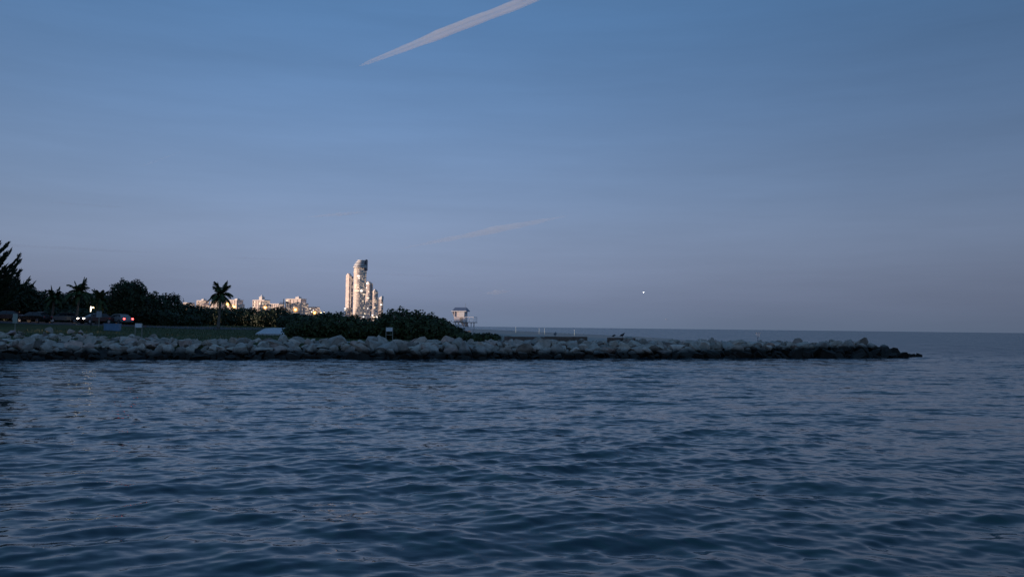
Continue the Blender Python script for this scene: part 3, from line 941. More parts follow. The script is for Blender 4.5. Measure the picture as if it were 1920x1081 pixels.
# ------------------------------------------------------------------ lifeguard tower
def lifeguard():
    d = 160
    p = at(865, 611, d); g = gz(p.x, p.y)
    root = thing('lifeguard_tower', 'pale lifeguard tower with blue-grey roof beside the green mound', 'lifeguard tower', (p.x, p.y, g), R(-12))
    dz = 4.05 - g                               # deck level
    W, D, Hh = 2.15, 2.2, 2.25
    MB().box((.75, 0, dz - .06), (4.3, 3.0, .12)).build('deck', M['wood'], root)
    for x in (-.95, .95, 2.3):
        for y in (-1.1, 1.1):
            MB().box((x, y, (dz - .12) / 2 - .2), (.16, .16, dz - .12 + .4)).build('leg', M['tower_paint'], root)
    for y in (-1.2, 1.2):
        mb = MB()
        mb.tube([(-.95, y, .2), (.95, y, dz - .25)], .05, 6); mb.tube([(.95, y, .2), (-.95, y, dz - .25)], .05, 6)
        mb.build('brace', M['tower_paint'], root)
    cab = MB()
    cab.box((-.15, 0, dz + .5), (W, D, 1.0)).box((-.15, .95, dz + 1.55), (W, .3, 1.1))
    for x, y in ((-1.15, -1.02), (.85, -1.02), (-1.15, .85), (.85, .85)):
        cab.box((x, y, dz + 1.6), (.14, .14, 1.2))
    cab.box((-.15, 0, dz + 1.62), (W - .3, D - .35, 1.15))
    cab.build('cabin', M['tower_paint'], root)
    MB().box((.25, -D / 2 - .012, dz + .48), (.62, .02, .95)).build('door', M['tower_tan'], root)
    # shutters propped outwards, front and side
    def shutter(name_, a, b, out, m):
        z0, z1 = dz + 1.02, dz + 2.02
        (x0, y0), (x1, y1) = a, b
        ox, oy = out
        k = .12
        vs = [(x0, y0, z0), (x1, y1, z0), (x1 + ox + (x1 - x0) * k, y1 + oy + (y1 - y0) * k, z1), (x0 + ox - (x1 - x0) * k, y0 + oy - (y1 - y0) * k, z1)]
        n = Vector((ox, oy, -.25)).normalized() * .05
        vs += [(v[0] + n.x, v[1] + n.y, v[2] + n.z) for v in vs]
        MB().add(vs, [(0, 1, 2, 3), (7, 6, 5, 4), (0, 4, 5, 1), (1, 5, 6, 2), (2, 6, 7, 3), (3, 7, 4, 0)]).build('shutter', m, root)
    shutter('shutter', (-.1, -D / 2 - .06), (.86, -D / 2 - .06), (0, -.26), M['white_paint'])
    shutter('shutter', (-W / 2 - .21, .9), (-W / 2 - .21, -.95), (-.28, 0), M['white_paint'])
    rz = dz + 2.2
    rf = MB().add([(-1.55, -1.5, rz), (1.35, -1.5, rz), (1.35, 1.5, rz), (-1.55, 1.5, rz), (-1.35, 0, rz + .72), (1.05, 0, rz + .72),
                   (-1.55, -1.5, rz - .1), (1.35, -1.5, rz - .1), (1.35, 1.5, rz - .1), (-1.55, 1.5, rz - .1)],
                  [(0, 1, 5, 4), (2, 3, 4, 5), (1, 2, 5), (3, 0, 4), (6, 7, 1, 0), (7, 8, 2, 1), (8, 9, 3, 2), (9, 6, 0, 3), (9, 8, 7, 6)]).build('roof', M['roof_blue'], root)
    MB().box((-.1, -1.56, rz - .06), (3.0, .08, .14)).box((-1.61, 0, rz - .06), (.08, 3.04, .14)).build('fascia', M['white_paint'], rf)
    MB().tube([(.8, 0, rz + .65), (.8, 0, rz + 1.5)], .025, 5).build('antenna', M['steel'], rf)
    rl = MB()
    for x, y in ((1.1, -1.4), (2.0, -1.4), (2.8, -1.4), (2.8, 0), (2.8, 1.4)):
        rl.box((x, y, dz + .5), (.09, .09, 1.0))
    rl.box((1.95, -1.4, dz + 1.0), (1.8, .07, .09)).box((1.95, -1.4, dz + .55), (1.7, .05, .07)).box((2.8, 0, dz + 1.02), (.07, 2.9, .09))
    rl.build('railing', M['white_paint'], root)
    MB().add([(-.5, 1.5, dz), (.7, 1.5, dz), (.7, 5.6, .05), (-.5, 5.6, .05), (-.5, 1.5, dz - .15), (.7, 1.5, dz - .15), (.7, 5.6, -.15), (-.5, 5.6, -.15)],
             [(0, 1, 2, 3), (7, 6, 5, 4), (0, 3, 7, 4), (1, 5, 6, 2), (0, 4, 5, 1), (3, 2, 6, 7)]).build('ramp', M['tower_paint'], root)
    MB().box((-.4, -1.25, dz * .52), (1.7, .06, dz * .5)).box((1.3, -1.25, dz * .4), (1.5, .06, dz * .35)).build('lattice_panel', M['tower_paint'], root)
lifeguard()

# ------------------------------------------------------------------ distant towers
def ellipse(cx, cy, rx, ry, n=36, p=2.0):
    out = []
    for k in range(n):
        a = 2 * math.pi * k / n
        c, s = math.cos(a), math.sin(a)
        out.append((cx + rx * math.copysign(abs(c) ** (2 / p), c), cy + ry * math.copysign(abs(s) ** (2 / p), s)))
    return out

def tower(label, x0, x1, top_y, depth, m, p=2.0, ry=18, step=6.6, rz=0.0, seed=0, wins=6, win_px=None, slab=True, fins=0, body_extra=None, group='far high-rise towers'):
    a, b, t = at(x0, 600, depth), at(x1, 600, depth), at((x0 + x1) / 2, top_y, depth)
    cx = (a.x + b.x) / 2; rx = (b.x - a.x) / 2
    root = thing('high_rise_tower', label, 'tower', (cx, depth, 3.0), rz, group)
    H = t.z - 3.0
    rng = random.Random(seed)
    if rz: rx *= 1.0
    MB().prism(ellipse(0, 0, rx * .97, ry * .97, 40, p), -1, H).build('facade', m, root, False)
    if slab:
        sb = MB(); z = step
        while z < H - 2:
            sb.prism(ellipse(0, 0, rx * 1.0, ry * 1.0, 40, p), z, z + 1.5); z += step
        o = sb.build('balcony_edges', M['slab'], root); o['kind'] = 'stuff'
    if fins:
        for k in range(fins):
            aa = math.pi + math.pi * (k + .5) / fins
            MB().box((rx * 1.0 * math.cos(aa), ry * 1.0 * math.sin(aa), H / 2), (1.6, 1.6, H)).build('pier', M['facade'], root)
    for k in range(wins):
        aa = math.pi + rng.uniform(.18, .82) * math.pi
        z = H * rng.uniform(.25, .96)
        w = rng.choice((2.0, 3.0, 5.0, 7.0))
        q = ellipse(0, 0, rx * 1.03, ry * 1.03, 400, p)[int(aa / (2 * math.pi) * 400) % 400]
        MB().box((q[0], q[1], round(z / step) * step + step * .62), (w, 1.5, 2.2)).build('lit_window', M['win_white'] if rng.random() < .5 else M['win_warm'], root)
    return root, rx, ry, H

# main curved tower with sail crown
r_, rx, ry, H = tower('tallest curved glass tower with stepped sail-like crown', 661.5, 685.5, 503, 2350, M['facade_glass'], 2.0, 20, 6.6, seed=3, wins=9)
for k in range(5):                                         # crown: ledges stepping back up to the right
    u = k / 4
    w = rx * (1.10 - .34 * u ** 1.3)
    MB().prism(ellipse(rx * (.26 * u ** 1.3), 0, w, ry * (1.10 - .25 * u), 32), H + k * 4.8 + 1.9, H + k * 4.8 + 4.4).build('crown_ledge', M['white_paint'], r_)
    MB().prism(ellipse(rx * (.30 * u ** 1.3), 0, w * .84, ry * .8, 24), H + k * 4.8 - .4, H + k * 4.8 + 1.9).build('crown_storey', M['crown_glass'], r_)
fin = []
for k in range(9):
    u = k / 8
    fin.append((rx * (.72 + .26 * (u ** 2)), H - 6 + 32 * u))
vs, fs = [], []
for k, (fx, fz) in enumerate(fin):
    vs += [(fx, -ry * .75, fz), (rx * 1.06, -ry * .3, fz), (rx * 1.06, ry * .5, fz), (fx, ry * .5, fz)]
for k in range(8):
    for i in range(4):
        fs.append((4 * k + i, 4 * k + (i + 1) % 4, 4 * k + 4 + (i + 1) % 4, 4 * k + 4 + i))
fs += [(3, 2, 1, 0), (32, 33, 34, 35)]
MB().add(vs, fs).build('sail_fin', M['crown_glass'], r_)
for zf in (.585, .92):
    MB().prism(ellipse(0, 0, rx * 1.035, ry * 1.035, 40), H * zf, H * zf + 2.2).build('lit_band' if zf < .6 else 'crown_collar', M['facade'], r_)
MB().box((-rx * .25, -ry * 1.0, H * .6), (rx * .7, 2.4, 2.6)).build('lit_window', M['win_warm'], r_)
MB().box((rx * .45, -ry * .97, H * .60), (5, 2.4, 4.5)).build('lit_window', M['win_white'], r_)

r_, rx, ry, H = tower('slender flat-sided tower left of the tallest tower', 647.5, 657, 515, 2420, M['facade_rose'], 8.0, 5.5, 5.2, rz=R(-30), seed=4, wins=2, slab=True)
MB().prism(ellipse(0, 0, rx * .8, ry * .8, 20), H, H + 4).build('roof_cap', M['facade'], r_)
MB().box((rx + 2.2, 2, H * .485), (4.4, 9, H * .97)).build('side_wing', M['facade_dark'], r_)
r_, rx, ry, H = tower('dark-sided tower with rounded shoulder and lit roof, right of the tallest', 685.5, 697.5, 532, 2520, M['facade_dark'], 3.0, 9, 6.0, rz=R(-28), seed=5, wins=5)
for k in range(4):
    MB().prism(ellipse(-rx * .1 * k, 0, rx * (.96 - .17 * k), ry * (.95 - .15 * k), 24, 3), H + k * 1.9, H + k * 1.9 + 1.7).build('roof_tier', M['facade'], r_)
MB().box((-rx * .3, -ry * .95, H + 1.2), (9, 3, 2.4)).build('lit_window', M['win_white'], r_)
r_, rx, ry, H = tower('narrow pale lower tower in front of the dark-sided tower', 685, 692.5, 551, 2300, M['facade_rose'], 6.0, 4.5, 5.0, rz=R(-30), seed=6, wins=3, fins=4)
r_, rx, ry, H = tower('mid-height rose tower with domed top and lit balconies', 697.5, 707.5, 546, 2600, M['facade_rose'], 2.6, 16, 6.0, seed=7, wins=9)
for k in range(3):
    MB().prism(ellipse(0, 0, rx * (.85 - .24 * k), ry * (.85 - .24 * k), 24), H + k * 2.4, H + k * 2.4 + 2.3).build('roof_tier', M['facade'], r_)
r_, rx, ry, H = tower('white-piered tower with slanted roof at the right of the cluster', 707.5, 717.5, 561, 2700, M['facade_dark'], 6.0, 6, 6.0, rz=R(-25), seed=8, wins=6, fins=3)
MB().add([(-rx, -6, H), (rx, -6, H), (rx, 6, H), (-rx, 6, H), (-rx, -6, H + 2), (rx, -6, H + 11), (rx, 6, H + 11), (-rx, 6, H + 2)],
         [(0, 1, 5, 4), (1, 2, 6, 5), (2, 3, 7, 6), (3, 0, 4, 7), (4, 5, 6, 7)]).build('slanted_roof', M['white_paint'], r_)
MB().box((-rx * .75, -6.5, H * .53), (4, 3, H * 1.06)).build('pier', M['white_paint'], r_)
r_, rx, ry, H = tower('short pale block at the foot of the domed rose tower', 697.5, 703.5, 579, 2250, M['facade'], 6.0, 10, 5.0, seed=9, wins=2)
r_, rx, ry, H = tower('low pale podium block at the base of the tower cluster', 668, 684, 594, 2200, M['facade'], 6.0, 14, 5.0, seed=10, wins=2)
r_, rx, ry, H = tower('small low white block at the foot of the white-piered tower', 706, 713, 592, 2230, M['white_paint'], 6.0, 10, 5.0, seed=12, wins=1)

def block(label, x0, x1, top_y, depth, seed, crown=None, wins=8, rows=6):
    """far mid-rise: stepped wings, projecting floor edges, roof crown, lit windows"""
    a, b = at(x0, 600, depth), at(x1, 600, depth)
    t = at((x0 + x1) / 2, top_y, depth)
    cx = (a.x + b.x) / 2; w = b.x - a.x; H = t.z - 3
    root = thing('apartment_block', label, 'building', (cx, depth, 3.0), R(-24), 'far apartment blocks')
    rng = random.Random(seed)
    body = MB().box((0, 0, H / 2 - .5), (w * .8, 24, H)).box((-w * .42, 3, H * .44), (w * .16, 20, H * .9)).box((w * .42, 3, H * .42), (w * .16, 20, H * .86))
    body.build('wall', M['facade_rose'], root)
    ed = MB(); z = 4.0
    while z < H:
        ed.box((0, -12.6, z), (w * .82, 1.4, 1.1)); z += 4.6
    for k in range(5):
        ed.box((-w * .4 + w * .2 * k, -12.9, H * .5), (1.6, 1.2, H))
    o = ed.build('balcony_edges', M['slab'], root); o['kind'] = 'stuff'
    rf = MB().box((0, 0, H + .8), (w * .84, 25, 1.6)).build('roof', M['facade'], root)
    if crown:
        cxr, cw, chh = crown
        MB().box((cxr * w, 0, H + 1.6 + chh * .3), (cw, 12, chh * .6)).build('penthouse', M['facade'], rf)
        MB().add([(cxr * w - cw * .4, -5, H + 1.6 + chh * .6), (cxr * w + cw * .4, -5, H + 1.6 + chh * .6), (cxr * w + cw * .4, 5, H + 1.6 + chh * .6), (cxr * w - cw * .4, 5, H + 1.6 + chh * .6), (cxr * w, 0, H + 1.6 + chh * 1.1)],
                 [(0, 1, 4), (1, 2, 4), (2, 3, 4), (3, 0, 4)]).build('cupola', M['white_paint'], rf)
    for k in range(wins):
        x = rng.uniform(-.38, .38) * w; z = 4 + 4.6 * rng.randrange(1, max(2, int(H / 4.6))) - 2.2
        MB().box((x, -12.4, z), (rng.choice((2.5, 4, 6)), 1.2, 2.2)).build('lit_window', rng.choice((M['win_warm'], M['win_white'], M['win_warm'])), root)
    return root
block('low pale block showing left of the lone palm crown', 371, 388, 564, 2300, 1, (.15, 7, 6), 4)
block('sliver of pale roofline above the trees, leftmost of the far blocks', 346, 361, 568, 2350, 2, None, 2)
block('pale block partly hidden by the lone palm fronds', 396, 420, 566, 2280, 3, None, 5)
block('brightly lit block just right of the lone palm', 424, 455, 563, 2200, 4, (.2, 9, 5), 9)
block('pale block with tall white cupola, between the left and middle lamps', 473, 506, 563, 2250, 5, (.02, 10, 14), 9)
block('long low flat-roofed block joining the two larger blocks', 506, 532, 570, 2380, 6, None, 8)
block('widest pale block with white rooftop crown behind the brightest lamp', 533, 576, 561, 2250, 7, (.12, 12, 8), 12)
block('low pale block behind the rightmost street lamp', 577, 598, 576, 2420, 8, None, 5)

# ------------------------------------------------------------------ street lamps
V_halo = volume_mat('lamp_glow_halo', (1, .6, .3), 0.0)  # glowing volume added around the sodium bulbs to imitate their bloom halo
_pv = [q for q in V_halo.node_tree.nodes if q.type == 'PRINCIPLED_VOLUME'][0]
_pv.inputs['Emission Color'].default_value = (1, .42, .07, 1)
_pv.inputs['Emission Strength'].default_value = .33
def street_lamp(label, px_, py_, depth, r=.62, m='sodium', power=120, arm=1.2, group='sodium street lamps'):
    p = at(px_, py_, depth); g = gz(p.x, p.y)
    root = thing('street_lamp', label, 'street lamp', (p.x + arm, p.y, g), 0, group)
    h = p.z - g
    MB().tube([(0, 0, -.3), (0, 0, h * .5), (0, 0, h + .35)], [.14, .11, .08], 8).build('pole', M['dark_metal'], root, True)
    MB().tube([(0, 0, h + .3), (-arm * .5, 0, h + .62), (-arm, 0, h + .55)], .05, 6).build('arm', M['dark_metal'], root, True)
    MB().ball((-arm, 0, h + .42), (.42, .3, .2), 10, 6).build('hood', M['dark_metal'], root, True)
    MB().ball((-arm, 0, h), (r * .66, r * .66, r * .62), 14, 10).build('lamp_bulb', M[m], root, True)
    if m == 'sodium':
        MB().ball((-arm, 0, h), (r * 1.7, r * 1.7, r * 1.6), 20, 14).build('glow_halo', V_halo, root, True)  # soft halo of light built as a volume, not a glass part
    if power:
        li = bpy.data.lights.new('lamp_light', 'POINT'); li.energy = power; li.color = (1, .55, .2); li.shadow_soft_size = r + .1
        lo = bpy.data.objects.new('lamp_light', li); COL.objects.link(lo); lo.parent = root; lo.location = (-arm, 0, h - .9)
    return root
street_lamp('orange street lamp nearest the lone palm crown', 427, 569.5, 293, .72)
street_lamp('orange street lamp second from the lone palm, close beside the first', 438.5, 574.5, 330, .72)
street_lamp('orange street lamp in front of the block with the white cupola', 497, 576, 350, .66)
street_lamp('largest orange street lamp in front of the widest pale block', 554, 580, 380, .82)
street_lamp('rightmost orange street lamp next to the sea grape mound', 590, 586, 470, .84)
street_lamp('small white lamp at the left foot of the cupola block', 474.5, 575.5, 420, .36, 'lamp_white', 0, .6, 'small white lamps')
street_lamp('small warm white lamp just right of the rightmost orange lamp', 602, 586, 480, .40, 'lamp_warm', 0, .6, 'small white lamps')
street_lamp('small white lamp touching the top of the sea grape mound', 607.5, 585, 480, .45, 'lamp_white', 0, .6, 'small white lamps')
for px_, ty, d, lab in ((532, 560, 300, 'thin dark unlit pole left of the widest pale block'), (544.5, 561, 300, 'thin dark unlit pole in front of the widest pale block')):
    p = at(px_, ty, d); g = gz(p.x, p.y)
    root = thing('utility_pole', lab, 'pole', (p.x, p.y, g), 0, 'dark poles by the apartment blocks')
    MB().tube([(0, 0, -.3), (0, 0, p.z - g)], [.2, .12], 8).build('shaft', M['dark_metal'], root, True)
    MB().box((-.5, 0, p.z - g - 1.4), (1.9, .14, .22)).build('crossarm', M['dark_metal'], root)
# warm lamp among the trees
p = at(173.5, 576, 104); g = gz(p.x, p.y)
root = thing('park_lamp', 'small yellow lamp on a pale post among the dark trees', 'lamp', (p.x - .12, p.y, g))
MB().tube([(0, 0, -.2), (0, 0, p.z - g - .9)], [.08, .06], 8).build('pole', M['dark_metal'], root, True)
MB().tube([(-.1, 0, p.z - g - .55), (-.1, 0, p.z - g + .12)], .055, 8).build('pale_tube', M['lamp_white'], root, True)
MB().tube([(-.1, 0, p.z - g - .7), (.15, 0, p.z - g + .1)], .03, 6).build('arm', M['dark_metal'], root, True)
MB().ball((.17, 0, p.z - g - .02), (.16, .1, .075), 10, 6).build('lamp_head', M['lamp_warm'], root, True)

# ------------------------------------------------------------------ signs
def board_sign(label, px0, px1, py0, py1, depth, m, legs, group=None, bar=None, double=False, post_m=None, foot_py=None, turn=-4):
    a, b = at(px0, py0, depth), at(px1, py1, depth)
    cx = (a.x + b.x) / 2; w = b.x - a.x; h = a.z - b.z; zc = (a.z + b.z) / 2
    g = gz(cx, a.y)
    if foot_py:
        g = at((px0 + px1) / 2, foot_py, depth).z
    root = thing('sign', label, 'sign', (cx, a.y, g), R(turn), group)
    zb = zc - g
    if double:
        for s in (-1, 1):
            MB().box((s * w * .27, 0, zb), (w * .46, .03, h)).build('board', m, root)
    else:
        bd = MB().box((0, 0, zb), (w, .03, h)).build('board', m, root)
        MB().box((0, -.004, zb + h / 2 + .012), (w + .05, .05, .025)).box((0, -.004, zb - h / 2 - .012), (w + .05, .05, .025)).build('trim', M['steel'], bd)
    post_m = post_m or M['post_wood']
    xs = (0,) if legs == 1 else (-w / 2 - .02, w / 2 + .02)
    for x in xs:
        t = zb + h * .4 if legs == 1 else zb + h / 2
        MB().box((x, .055, t / 2 - .15), (.08, .08, t + .3)).build('post', post_m, root)
    if bar:
        MB().box((0, .05, bar), (w, .05, .07)).build('crossbar', post_m, root)
    return root
board_sign('tall narrow green-grey signboard at the left edge above the pink boulder', 24.3, 32.6, 588, 605, 82, M['sign_green'], 1)
board_sign('grey double signboard in front of the dark trees by the yellow lamp', 181, 190.5, 583, 594.5, 100, M['sign_grey'], 1, double=True)
board_sign('small white sign on two legs left of the lawn', 253.5, 265.8, 606, 613.6, 82, M['sign_white'], 2)
board_sign('white sign on two wooden posts with a crossbar before the sea grape', 724, 735.8, 613.6, 620.7, 89.5, M['sign_white'], 2, bar=.42, foot_py=634.5)
board_sign('small white sign standing alone on the seaward jetty', 1416.5, 1425.5, 623.8, 630, 101, M['sign_white'], 1, post_m=M['steel'], foot_py=640, turn=-22)

# small pale post on the lawn
p = ground_hit(518, 611.5)
o = MB().box((p.x, p.y, p.z + .35), (.28, .28, .9), .3, .8).box((p.x, p.y, p.z + .86), (.34, .34, .1), .3).build('bollard', M['concrete'])
tag(o, 'short pale concrete bollard at the back of the lawn above the path', 'bollard')
# beach marker stakes
for px_, lab in ((967, 'pale marker stake on the beach nearest the green shrub'), (1011, 'left one of the close pair of pale beach stakes'),
                 (1021, 'right one of the close pair of pale beach stakes'), (1077, 'pale beach stake farthest out, right of the pair')):
    d = 215
    p = at(px_, 620, d); g = gz(p.x, p.y)
    root = thing('marker_stake', lab, 'stake', (p.x, p.y, g), 0, 'pale stakes on the beach')
    MB().tube([(0, 0, -.3), (.02, 0, 1.45)], [.045, .035], 7).build('shaft', mat('pale_green_paint', (.62, .74, .68), .5, .1, 3) if px_ == 967 else bpy.data.materials['pale_green_paint'], root, True)
    MB().ball((.02, 0, 1.47), .08, 8, 6).build('cap', M['sign_white'], root, True)
# low walls on the jetty top
def low_wall(label, px0, px1, py, depth, h, m):
    a, b = at(px0, py, depth), at(px1, py, depth)
    root = thing('low_wall', label, 'low wall', ((a.x + b.x) / 2, (a.y + b.y) / 2, a.z - h), math.atan2((b.x - a.x) * .342, b.x - a.x), 'low walls on the jetty')
    w = (b - a).length / math.cos(math.atan(.342))
    n = max(2, int(w / 1.6))
    rng = random.Random(int(px0))
    for k in range(n):
        MB().box((-w / 2 + w * (k + .5) / n, rng.uniform(-.02, .02), h / 2 - .6 + rng.uniform(-.02, .02)), (w / n - .03, .3, h + 1.2)).build('beam', m, root)
low_wall('brown timber kerb along the jetty top before the beach', 1020, 1102, 630.2, 91, .22, M['wood'])
low_wall('thin dark timber kerb behind the rocks near the shrub', 946, 1019.6, 630.4, 90, .14, M['wood'])
low_wall('dark timber kerb beneath the two black birds', 1138, 1192, 632.4, 92.5, .12, M['wood'])

# ------------------------------------------------------------------ storage box
p = at(211, 615, 92)
g = gz(p.x, p.y)
root = thing('storage_box', 'low blue box at the edge of the lawn in front of the parked car', 'box', (p.x, p.y, g), R(6))
MB().box((0, 0, .36), (1.62, .8, .78)).build('body', M['bin_blue'], root)
MB().box((0, 0, .78), (1.68, .86, .07)).build('lid', M['bin_blue'], root)
for k in range(4):
    MB().box((-.6 + .4 * k, -.42, .36), (.05, .04, .7)).build('rib', M['bin_blue'], root)

# ------------------------------------------------------------------ cars
def make_car(label, px_, py_, depth, rz, paint, head=False, tail=False):
    p = at(px_, py_, depth); g = gz(p.x, p.y) + .03
    root = thing('parked_car', label, 'car', (p.x, p.y, g), rz, 'cars in the parking strip')
    # side profile (x forward), lofted across the width
    lo = [(-2.2, .35), (-2.25, .62), (-2.15, .92), (-1.5, .98), (-.2, .99), (.9, .95), (1.9, .82), (2.2, .66), (2.22, .36)]
    secs = [(-.86, .94), (-.80, 1.0), (.80, 1.0), (.86, .94)]
    vs, fs = [], []
    for y, k in secs:
        for x, z in lo: vs.append((x * (k if abs(y) > .82 else 1), y, .3 + (z - .3) * k))
    n = len(lo)
    for j in range(3):
        for i in range(n - 1): fs.append((j * n + i, j * n + i + 1, (j + 1) * n + i + 1, (j + 1) * n + i))
        fs.append((j * n + n - 1, j * n, (j + 1) * n, (j + 1) * n + n - 1))
    fs += [tuple(reversed(range(n))), tuple(range(3 * n, 4 * n))]
    body = MB().add(vs, fs)
    cab = [(-1.75, .97), (-1.25, 1.38), (-.5, 1.47), (.25, 1.43), (1.1, .96)]
    vs = [(x, -.74 + (.16 if z > 1.2 else 0), z) for x, z in cab] + [(x, .74 - (.16 if z > 1.2 else 0), z) for x, z in cab]
    m = len(cab)
    fs = [(i, i + 1, m + i + 1, m + i) for i in range(m - 1)] + [tuple(reversed(range(m))), tuple(range(m, 2 * m))]
    b = body.build('body', paint, root)
    bv = b.modifiers.new('bevel', 'BEVEL'); bv.width = .05; bv.segments = 2; bv.limit_method = 'ANGLE'
    MB().add(vs, fs).build('cabin', paint, root)
    for s in (-1, 1):
        MB().add([(-1.5, s * .735, 1.01), (-.42, s * .735, 1.01), (-.42, s * .615, 1.38), (-1.12, s * .62, 1.33)], [(0, 1, 2, 3) if s < 0 else (3, 2, 1, 0)]).build('window', M['glass_car'], root)
        MB().add([(-.34, s * .735, 1.01), (.9, s * .735, 1.01), (.24, s * .62, 1.36), (-.34, s * .615, 1.39)], [(0, 1, 2, 3) if s < 0 else (3, 2, 1, 0)]).build('window', M['glass_car'], root)
    MB().add([(1.11, -.66, .99), (1.11, .66, .99), (.33, .52, 1.41), (.33, -.52, 1.41)], [(0, 1, 2, 3)]).build('windscreen', M['glass_car'], root)
    for x in (-1.35, 1.4):
        for s in (-1, 1):
            w = MB().tube([(x, s * .68, .32), (x, s * .9, .32)], .33, 16).build('wheel', M['tyre'], root)
            MB().tube([(x, s * .88, .32), (x, s * .91, .32)], .2, 12).build('rim', M['rim'], w)
    for s in (-1, 1):
        MB().ball((2.12, s * .62, .68), (.14, .2, .11), 8, 6).build('headlight', M['head_on'] if head else M['lens_off'], root, True)
        MB().ball((-2.18, s * .64, .76), (.12, .17, .13), 8, 6).build('taillight', M['tail_on'] if tail else M['lens_red_off'], root, True)
    return root
make_car('black car parked beside the green-grey signboard', 63, 606, 108, R(168), M['car_black'])
make_car('grey car among the shadows with a pale glint on its nose', 118, 606, 112, R(215), M['car_grey'])
make_car('dark car with two lit white headlights under the trees', 179, 606, 110, R(-118), M['car_red'], head=True)
make_car('pale car with a glowing red tail light behind the blue box', 222, 606, 113, R(150), M['car_white'], head=True, tail=True)
make_car('dark red car at the very left edge of the parking strip', 10, 606, 110, R(190), M['car_red'])

# ------------------------------------------------------------------ birds
def bird(label, px_, py_, depth, m, rz, k=1.0, hunch=0.0, foot=None):
    p = at(px_, py_, depth)
    root = thing('bird', label, 'bird', p, rz, 'birds on the jetty')
    # one continuous body: tail, rump, chest, neck, head, beak
    pts = [(-.34, 0, .16), (-.24, 0, .19), (-.12, 0, .24), (.02, 0, .30 + hunch * .02), (.11, 0, .36), (.15, 0, .43 - hunch * .06), (.18, 0, .50 - hunch * .10), (.235, 0, .505 - hunch * .11), (.33, 0, .48 - hunch * .11)]
    rad = [(.05, .012), (.075, .035), (.115, .10), (.13, .13), (.095, .10), (.055, .055), (.055, .058), (.035, .036), (.006, .006)]
    pts = [tuple(c * k for c in q) for q in pts]; rad = [(a * k, b * k) for a, b in rad]
    MB().tube(pts, rad, 12).build('body', m, root, True)
    for s in (-1, 1):
        MB().tube([(.06 * k, s * .12 * k, .34 * k), (-.10 * k, s * .135 * k, .27 * k), (-.30 * k, s * .07 * k, .17 * k)], [(.03 * k, .07 * k), (.028 * k, .09 * k), (.01 * k, .02 * k)], 8).build('wing', m, root, True)
        MB().tube([(0, s * .045 * k, .2 * k), (.02 * k, s * .05 * k, .02 * k), (.03 * k, s * .05 * k, -.25)], .014 * k, 5).build('leg', M['dark_metal'], root, True)
bird('hunched black bird, left of the two perched on the timber kerb', 1151, 632.5, 92.4, M['bird_dark'], R(10), .8, 1.0)
bird('upright black bird, right of the two perched on the timber kerb', 1167, 632.6, 92.4, M['bird_dark'], R(-25), 1.05, .2)
bird('grey bird standing on the brown timber kerb before the beach', 1041, 630.3, 91, M['bird_grey'], R(70), .95, 0)

# ------------------------------------------------------------------ aircraft
def airplane(label, px_, py_, depth, rz, light):
    p = at(px_, py_, depth)
    root = thing('airplane', label, 'airplane', p, rz, 'aircraft over the sea')
    MB().tube([(-17, 0, .8), (-12, 0, .4), (-5, 0, 0), (10, 0, 0), (15, 0, -.2), (18, 0, -.6)], [.3, 1.4, 2, 2, 1.5, .3], 12).build('fuselage', M['plane'], root, True)
    for s in (-1, 1):
        MB().add([(4, s * 1.8, -.6), (-2, s * 1.8, -.6), (-6, s * 17, .8), (-4, s * 17, .8), (4, s * 1.8, -.2), (-2, s * 1.8, -.2), (-6, s * 17, .95), (-4, s * 17, .95)],
                 [(0, 1, 2, 3), (7, 6, 5, 4), (0, 4, 5, 1), (1, 5, 6, 2), (2, 6, 7, 3), (3, 7, 4, 0)]).build('wing', M['plane'], root)
        MB().tube([(4, s * 5.5, -1.6), (0, s * 5.5, -1.6)], [1.1, .8], 10).build('engine', M['plane'], root, True)
    MB().box((-15, 0, 4), (4, .5, 6), 0, .5).box((-15.5, 0, 1.2), (3, 12, .4)).build('tail', M['plane'], root)
    if light:
        MB().ball((15, 0, -3.5), 7.5, 12, 8).build('landing_light', M['plane_light'], root, True)
airplane('tiny bright white light of an aircraft above the sea', 1206, 547.3, 14000, R(-75), True)
airplane('tiny pale aircraft low over the horizon, below the bright light', 1250.5, 598.3, 9000, R(8), False)

# ------------------------------------------------------------------ contrails and thin cloud
def trail(name, label, cat, ends, radii, m, seed, n=40, flat=1.0, rough=.25, group=None):
    rng = random.Random(seed)
    (xa, ya, da), (xb, yb, db) = ends
    A, B = at(xa, ya, da), at(xb, yb, db)
    c = (A + B) / 2
    ph = [rng.uniform(0, 6.28) for _ in range(6)]
    pts, rad = [], []
    for i in range(n + 1):
        u = i / n
        k = np.interp(u, [q[0] for q in radii], [q[1] for q in radii])
        k *= 1 + rough * (math.sin(u * 23 + ph[0]) * .5 + math.sin(u * 51 + ph[1]) * .35 + math.sin(u * 9 + ph[2]) * .5)
        p = A.lerp(B, u) - c + Vector((0, 0, k * .05 * math.sin(u * 17 + ph[3])))
        pts.append(p); rad.append((k * 1.0, k * flat))
    mb = MB()
    if cat == 'contrail':                      # the twin trails of two engines, drifting apart
        mb.tube([p + Vector((0, 0, r[0] * .58)) for p, r in zip(pts, rad)], [(r[0] * .62, r[1] * .5) for r in rad], 12)
        mb.tube([p - Vector((0, 0, r[0] * .42)) for p, r in zip(pts, rad)], [(r[0] * .55, r[1] * .44) for r in rad], 12)
    else:
        mb.tube(pts, rad, 14)
    o = mb.build(name, m, None, True)
    o.location = c
    return tag(o, label, cat, group)
V_con = volume_mat('contrail_ice', (.98, .99, 1.0), .0034)
V_thin = volume_mat('thin_ice_cloud', (.9, .95, 1.0), .0009)
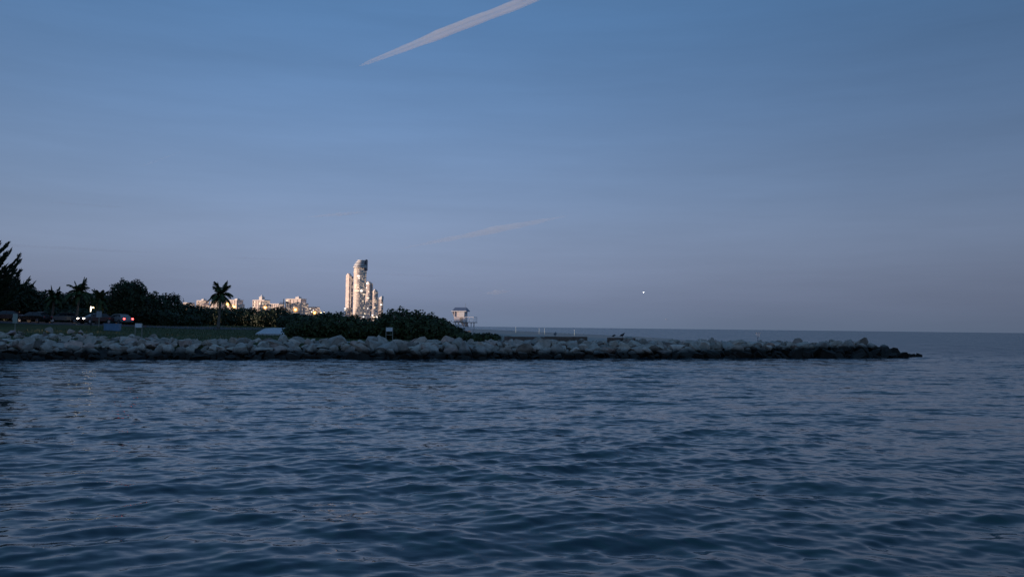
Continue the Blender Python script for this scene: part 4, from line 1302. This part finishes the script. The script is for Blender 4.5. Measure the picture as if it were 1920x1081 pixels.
V_dark = volume_mat('dim_cloud', (.35, .38, .48), .00026)
trail('contrail', 'long bright white contrail crossing the top of the sky', 'contrail', ((672, 125, 27000), (1296, -118, 19500)),
      [(0, 22), (.03, 60), (.12, 105), (.3, 150), (.45, 165), (.7, 140), (1, 140)], V_con, 1, 110, 1.0, .11)
trail('contrail', 'short faint contrail high at the left', 'contrail', ((262, 313, 30000), (345, 283, 29000)), [(0, 6), (.25, 45), (.7, 35), (1, 5)], V_thin, 2, 24, 1, .2)
trail('cirrus_cloud', 'long faint rising cloud streak right of the tallest tower', 'cloud', ((740, 468, 42000), (1075, 402, 38000)), [(0, 10), (.3, 150), (.65, 210), (.9, 90), (1, 10)], V_thin, 3, 40, .8, .2)
trail('cirrus_cloud', 'thin pale cloud wisp above and left of the tallest tower', 'cloud', ((560, 408, 42000), (705, 396, 42000)), [(0, 10), (.4, 130), (.7, 110), (1, 10)], V_thin, 4, 30, .7, .2)
trail('cirrus_cloud', 'small pale cloud puff low between tower cluster and bright light', 'cloud', ((905, 550, 46000), (960, 545, 46000)), [(0, 10), (.45, 160), (.7, 130), (1, 10)], V_thin, 5, 24, .9, .2)
trail('stratus_cloud', 'dim flat cloud bar right of the tallest tower', 'cloud', ((640, 511, 48000), (900, 520, 48000)), [(0, 10), (.2, 90), (.6, 110), (1, 10)], V_dark, 6, 40, .7, .2)
trail('stratus_cloud', 'dim flat cloud bar left of the tallest tower', 'cloud', ((405, 482, 48000), (590, 488, 48000)), [(0, 10), (.3, 110), (.7, 90), (1, 10)], V_dark, 7, 40, .7, .2)
trail('stratus_cloud', 'long dim cloud band low at the left above the pine', 'cloud', ((-120, 452, 48000), (330, 476, 48000)), [(0, 60), (.3, 170), (.7, 140), (1, 10)], V_dark, 8, 40, .7, .2)
trail('stratus_cloud', 'dim cloud streak at left, higher than the long band', 'cloud', ((70, 378, 45000), (260, 390, 45000)), [(0, 10), (.3, 100), (.7, 110), (1, 10)], V_dark, 9, 40, .7, .2)
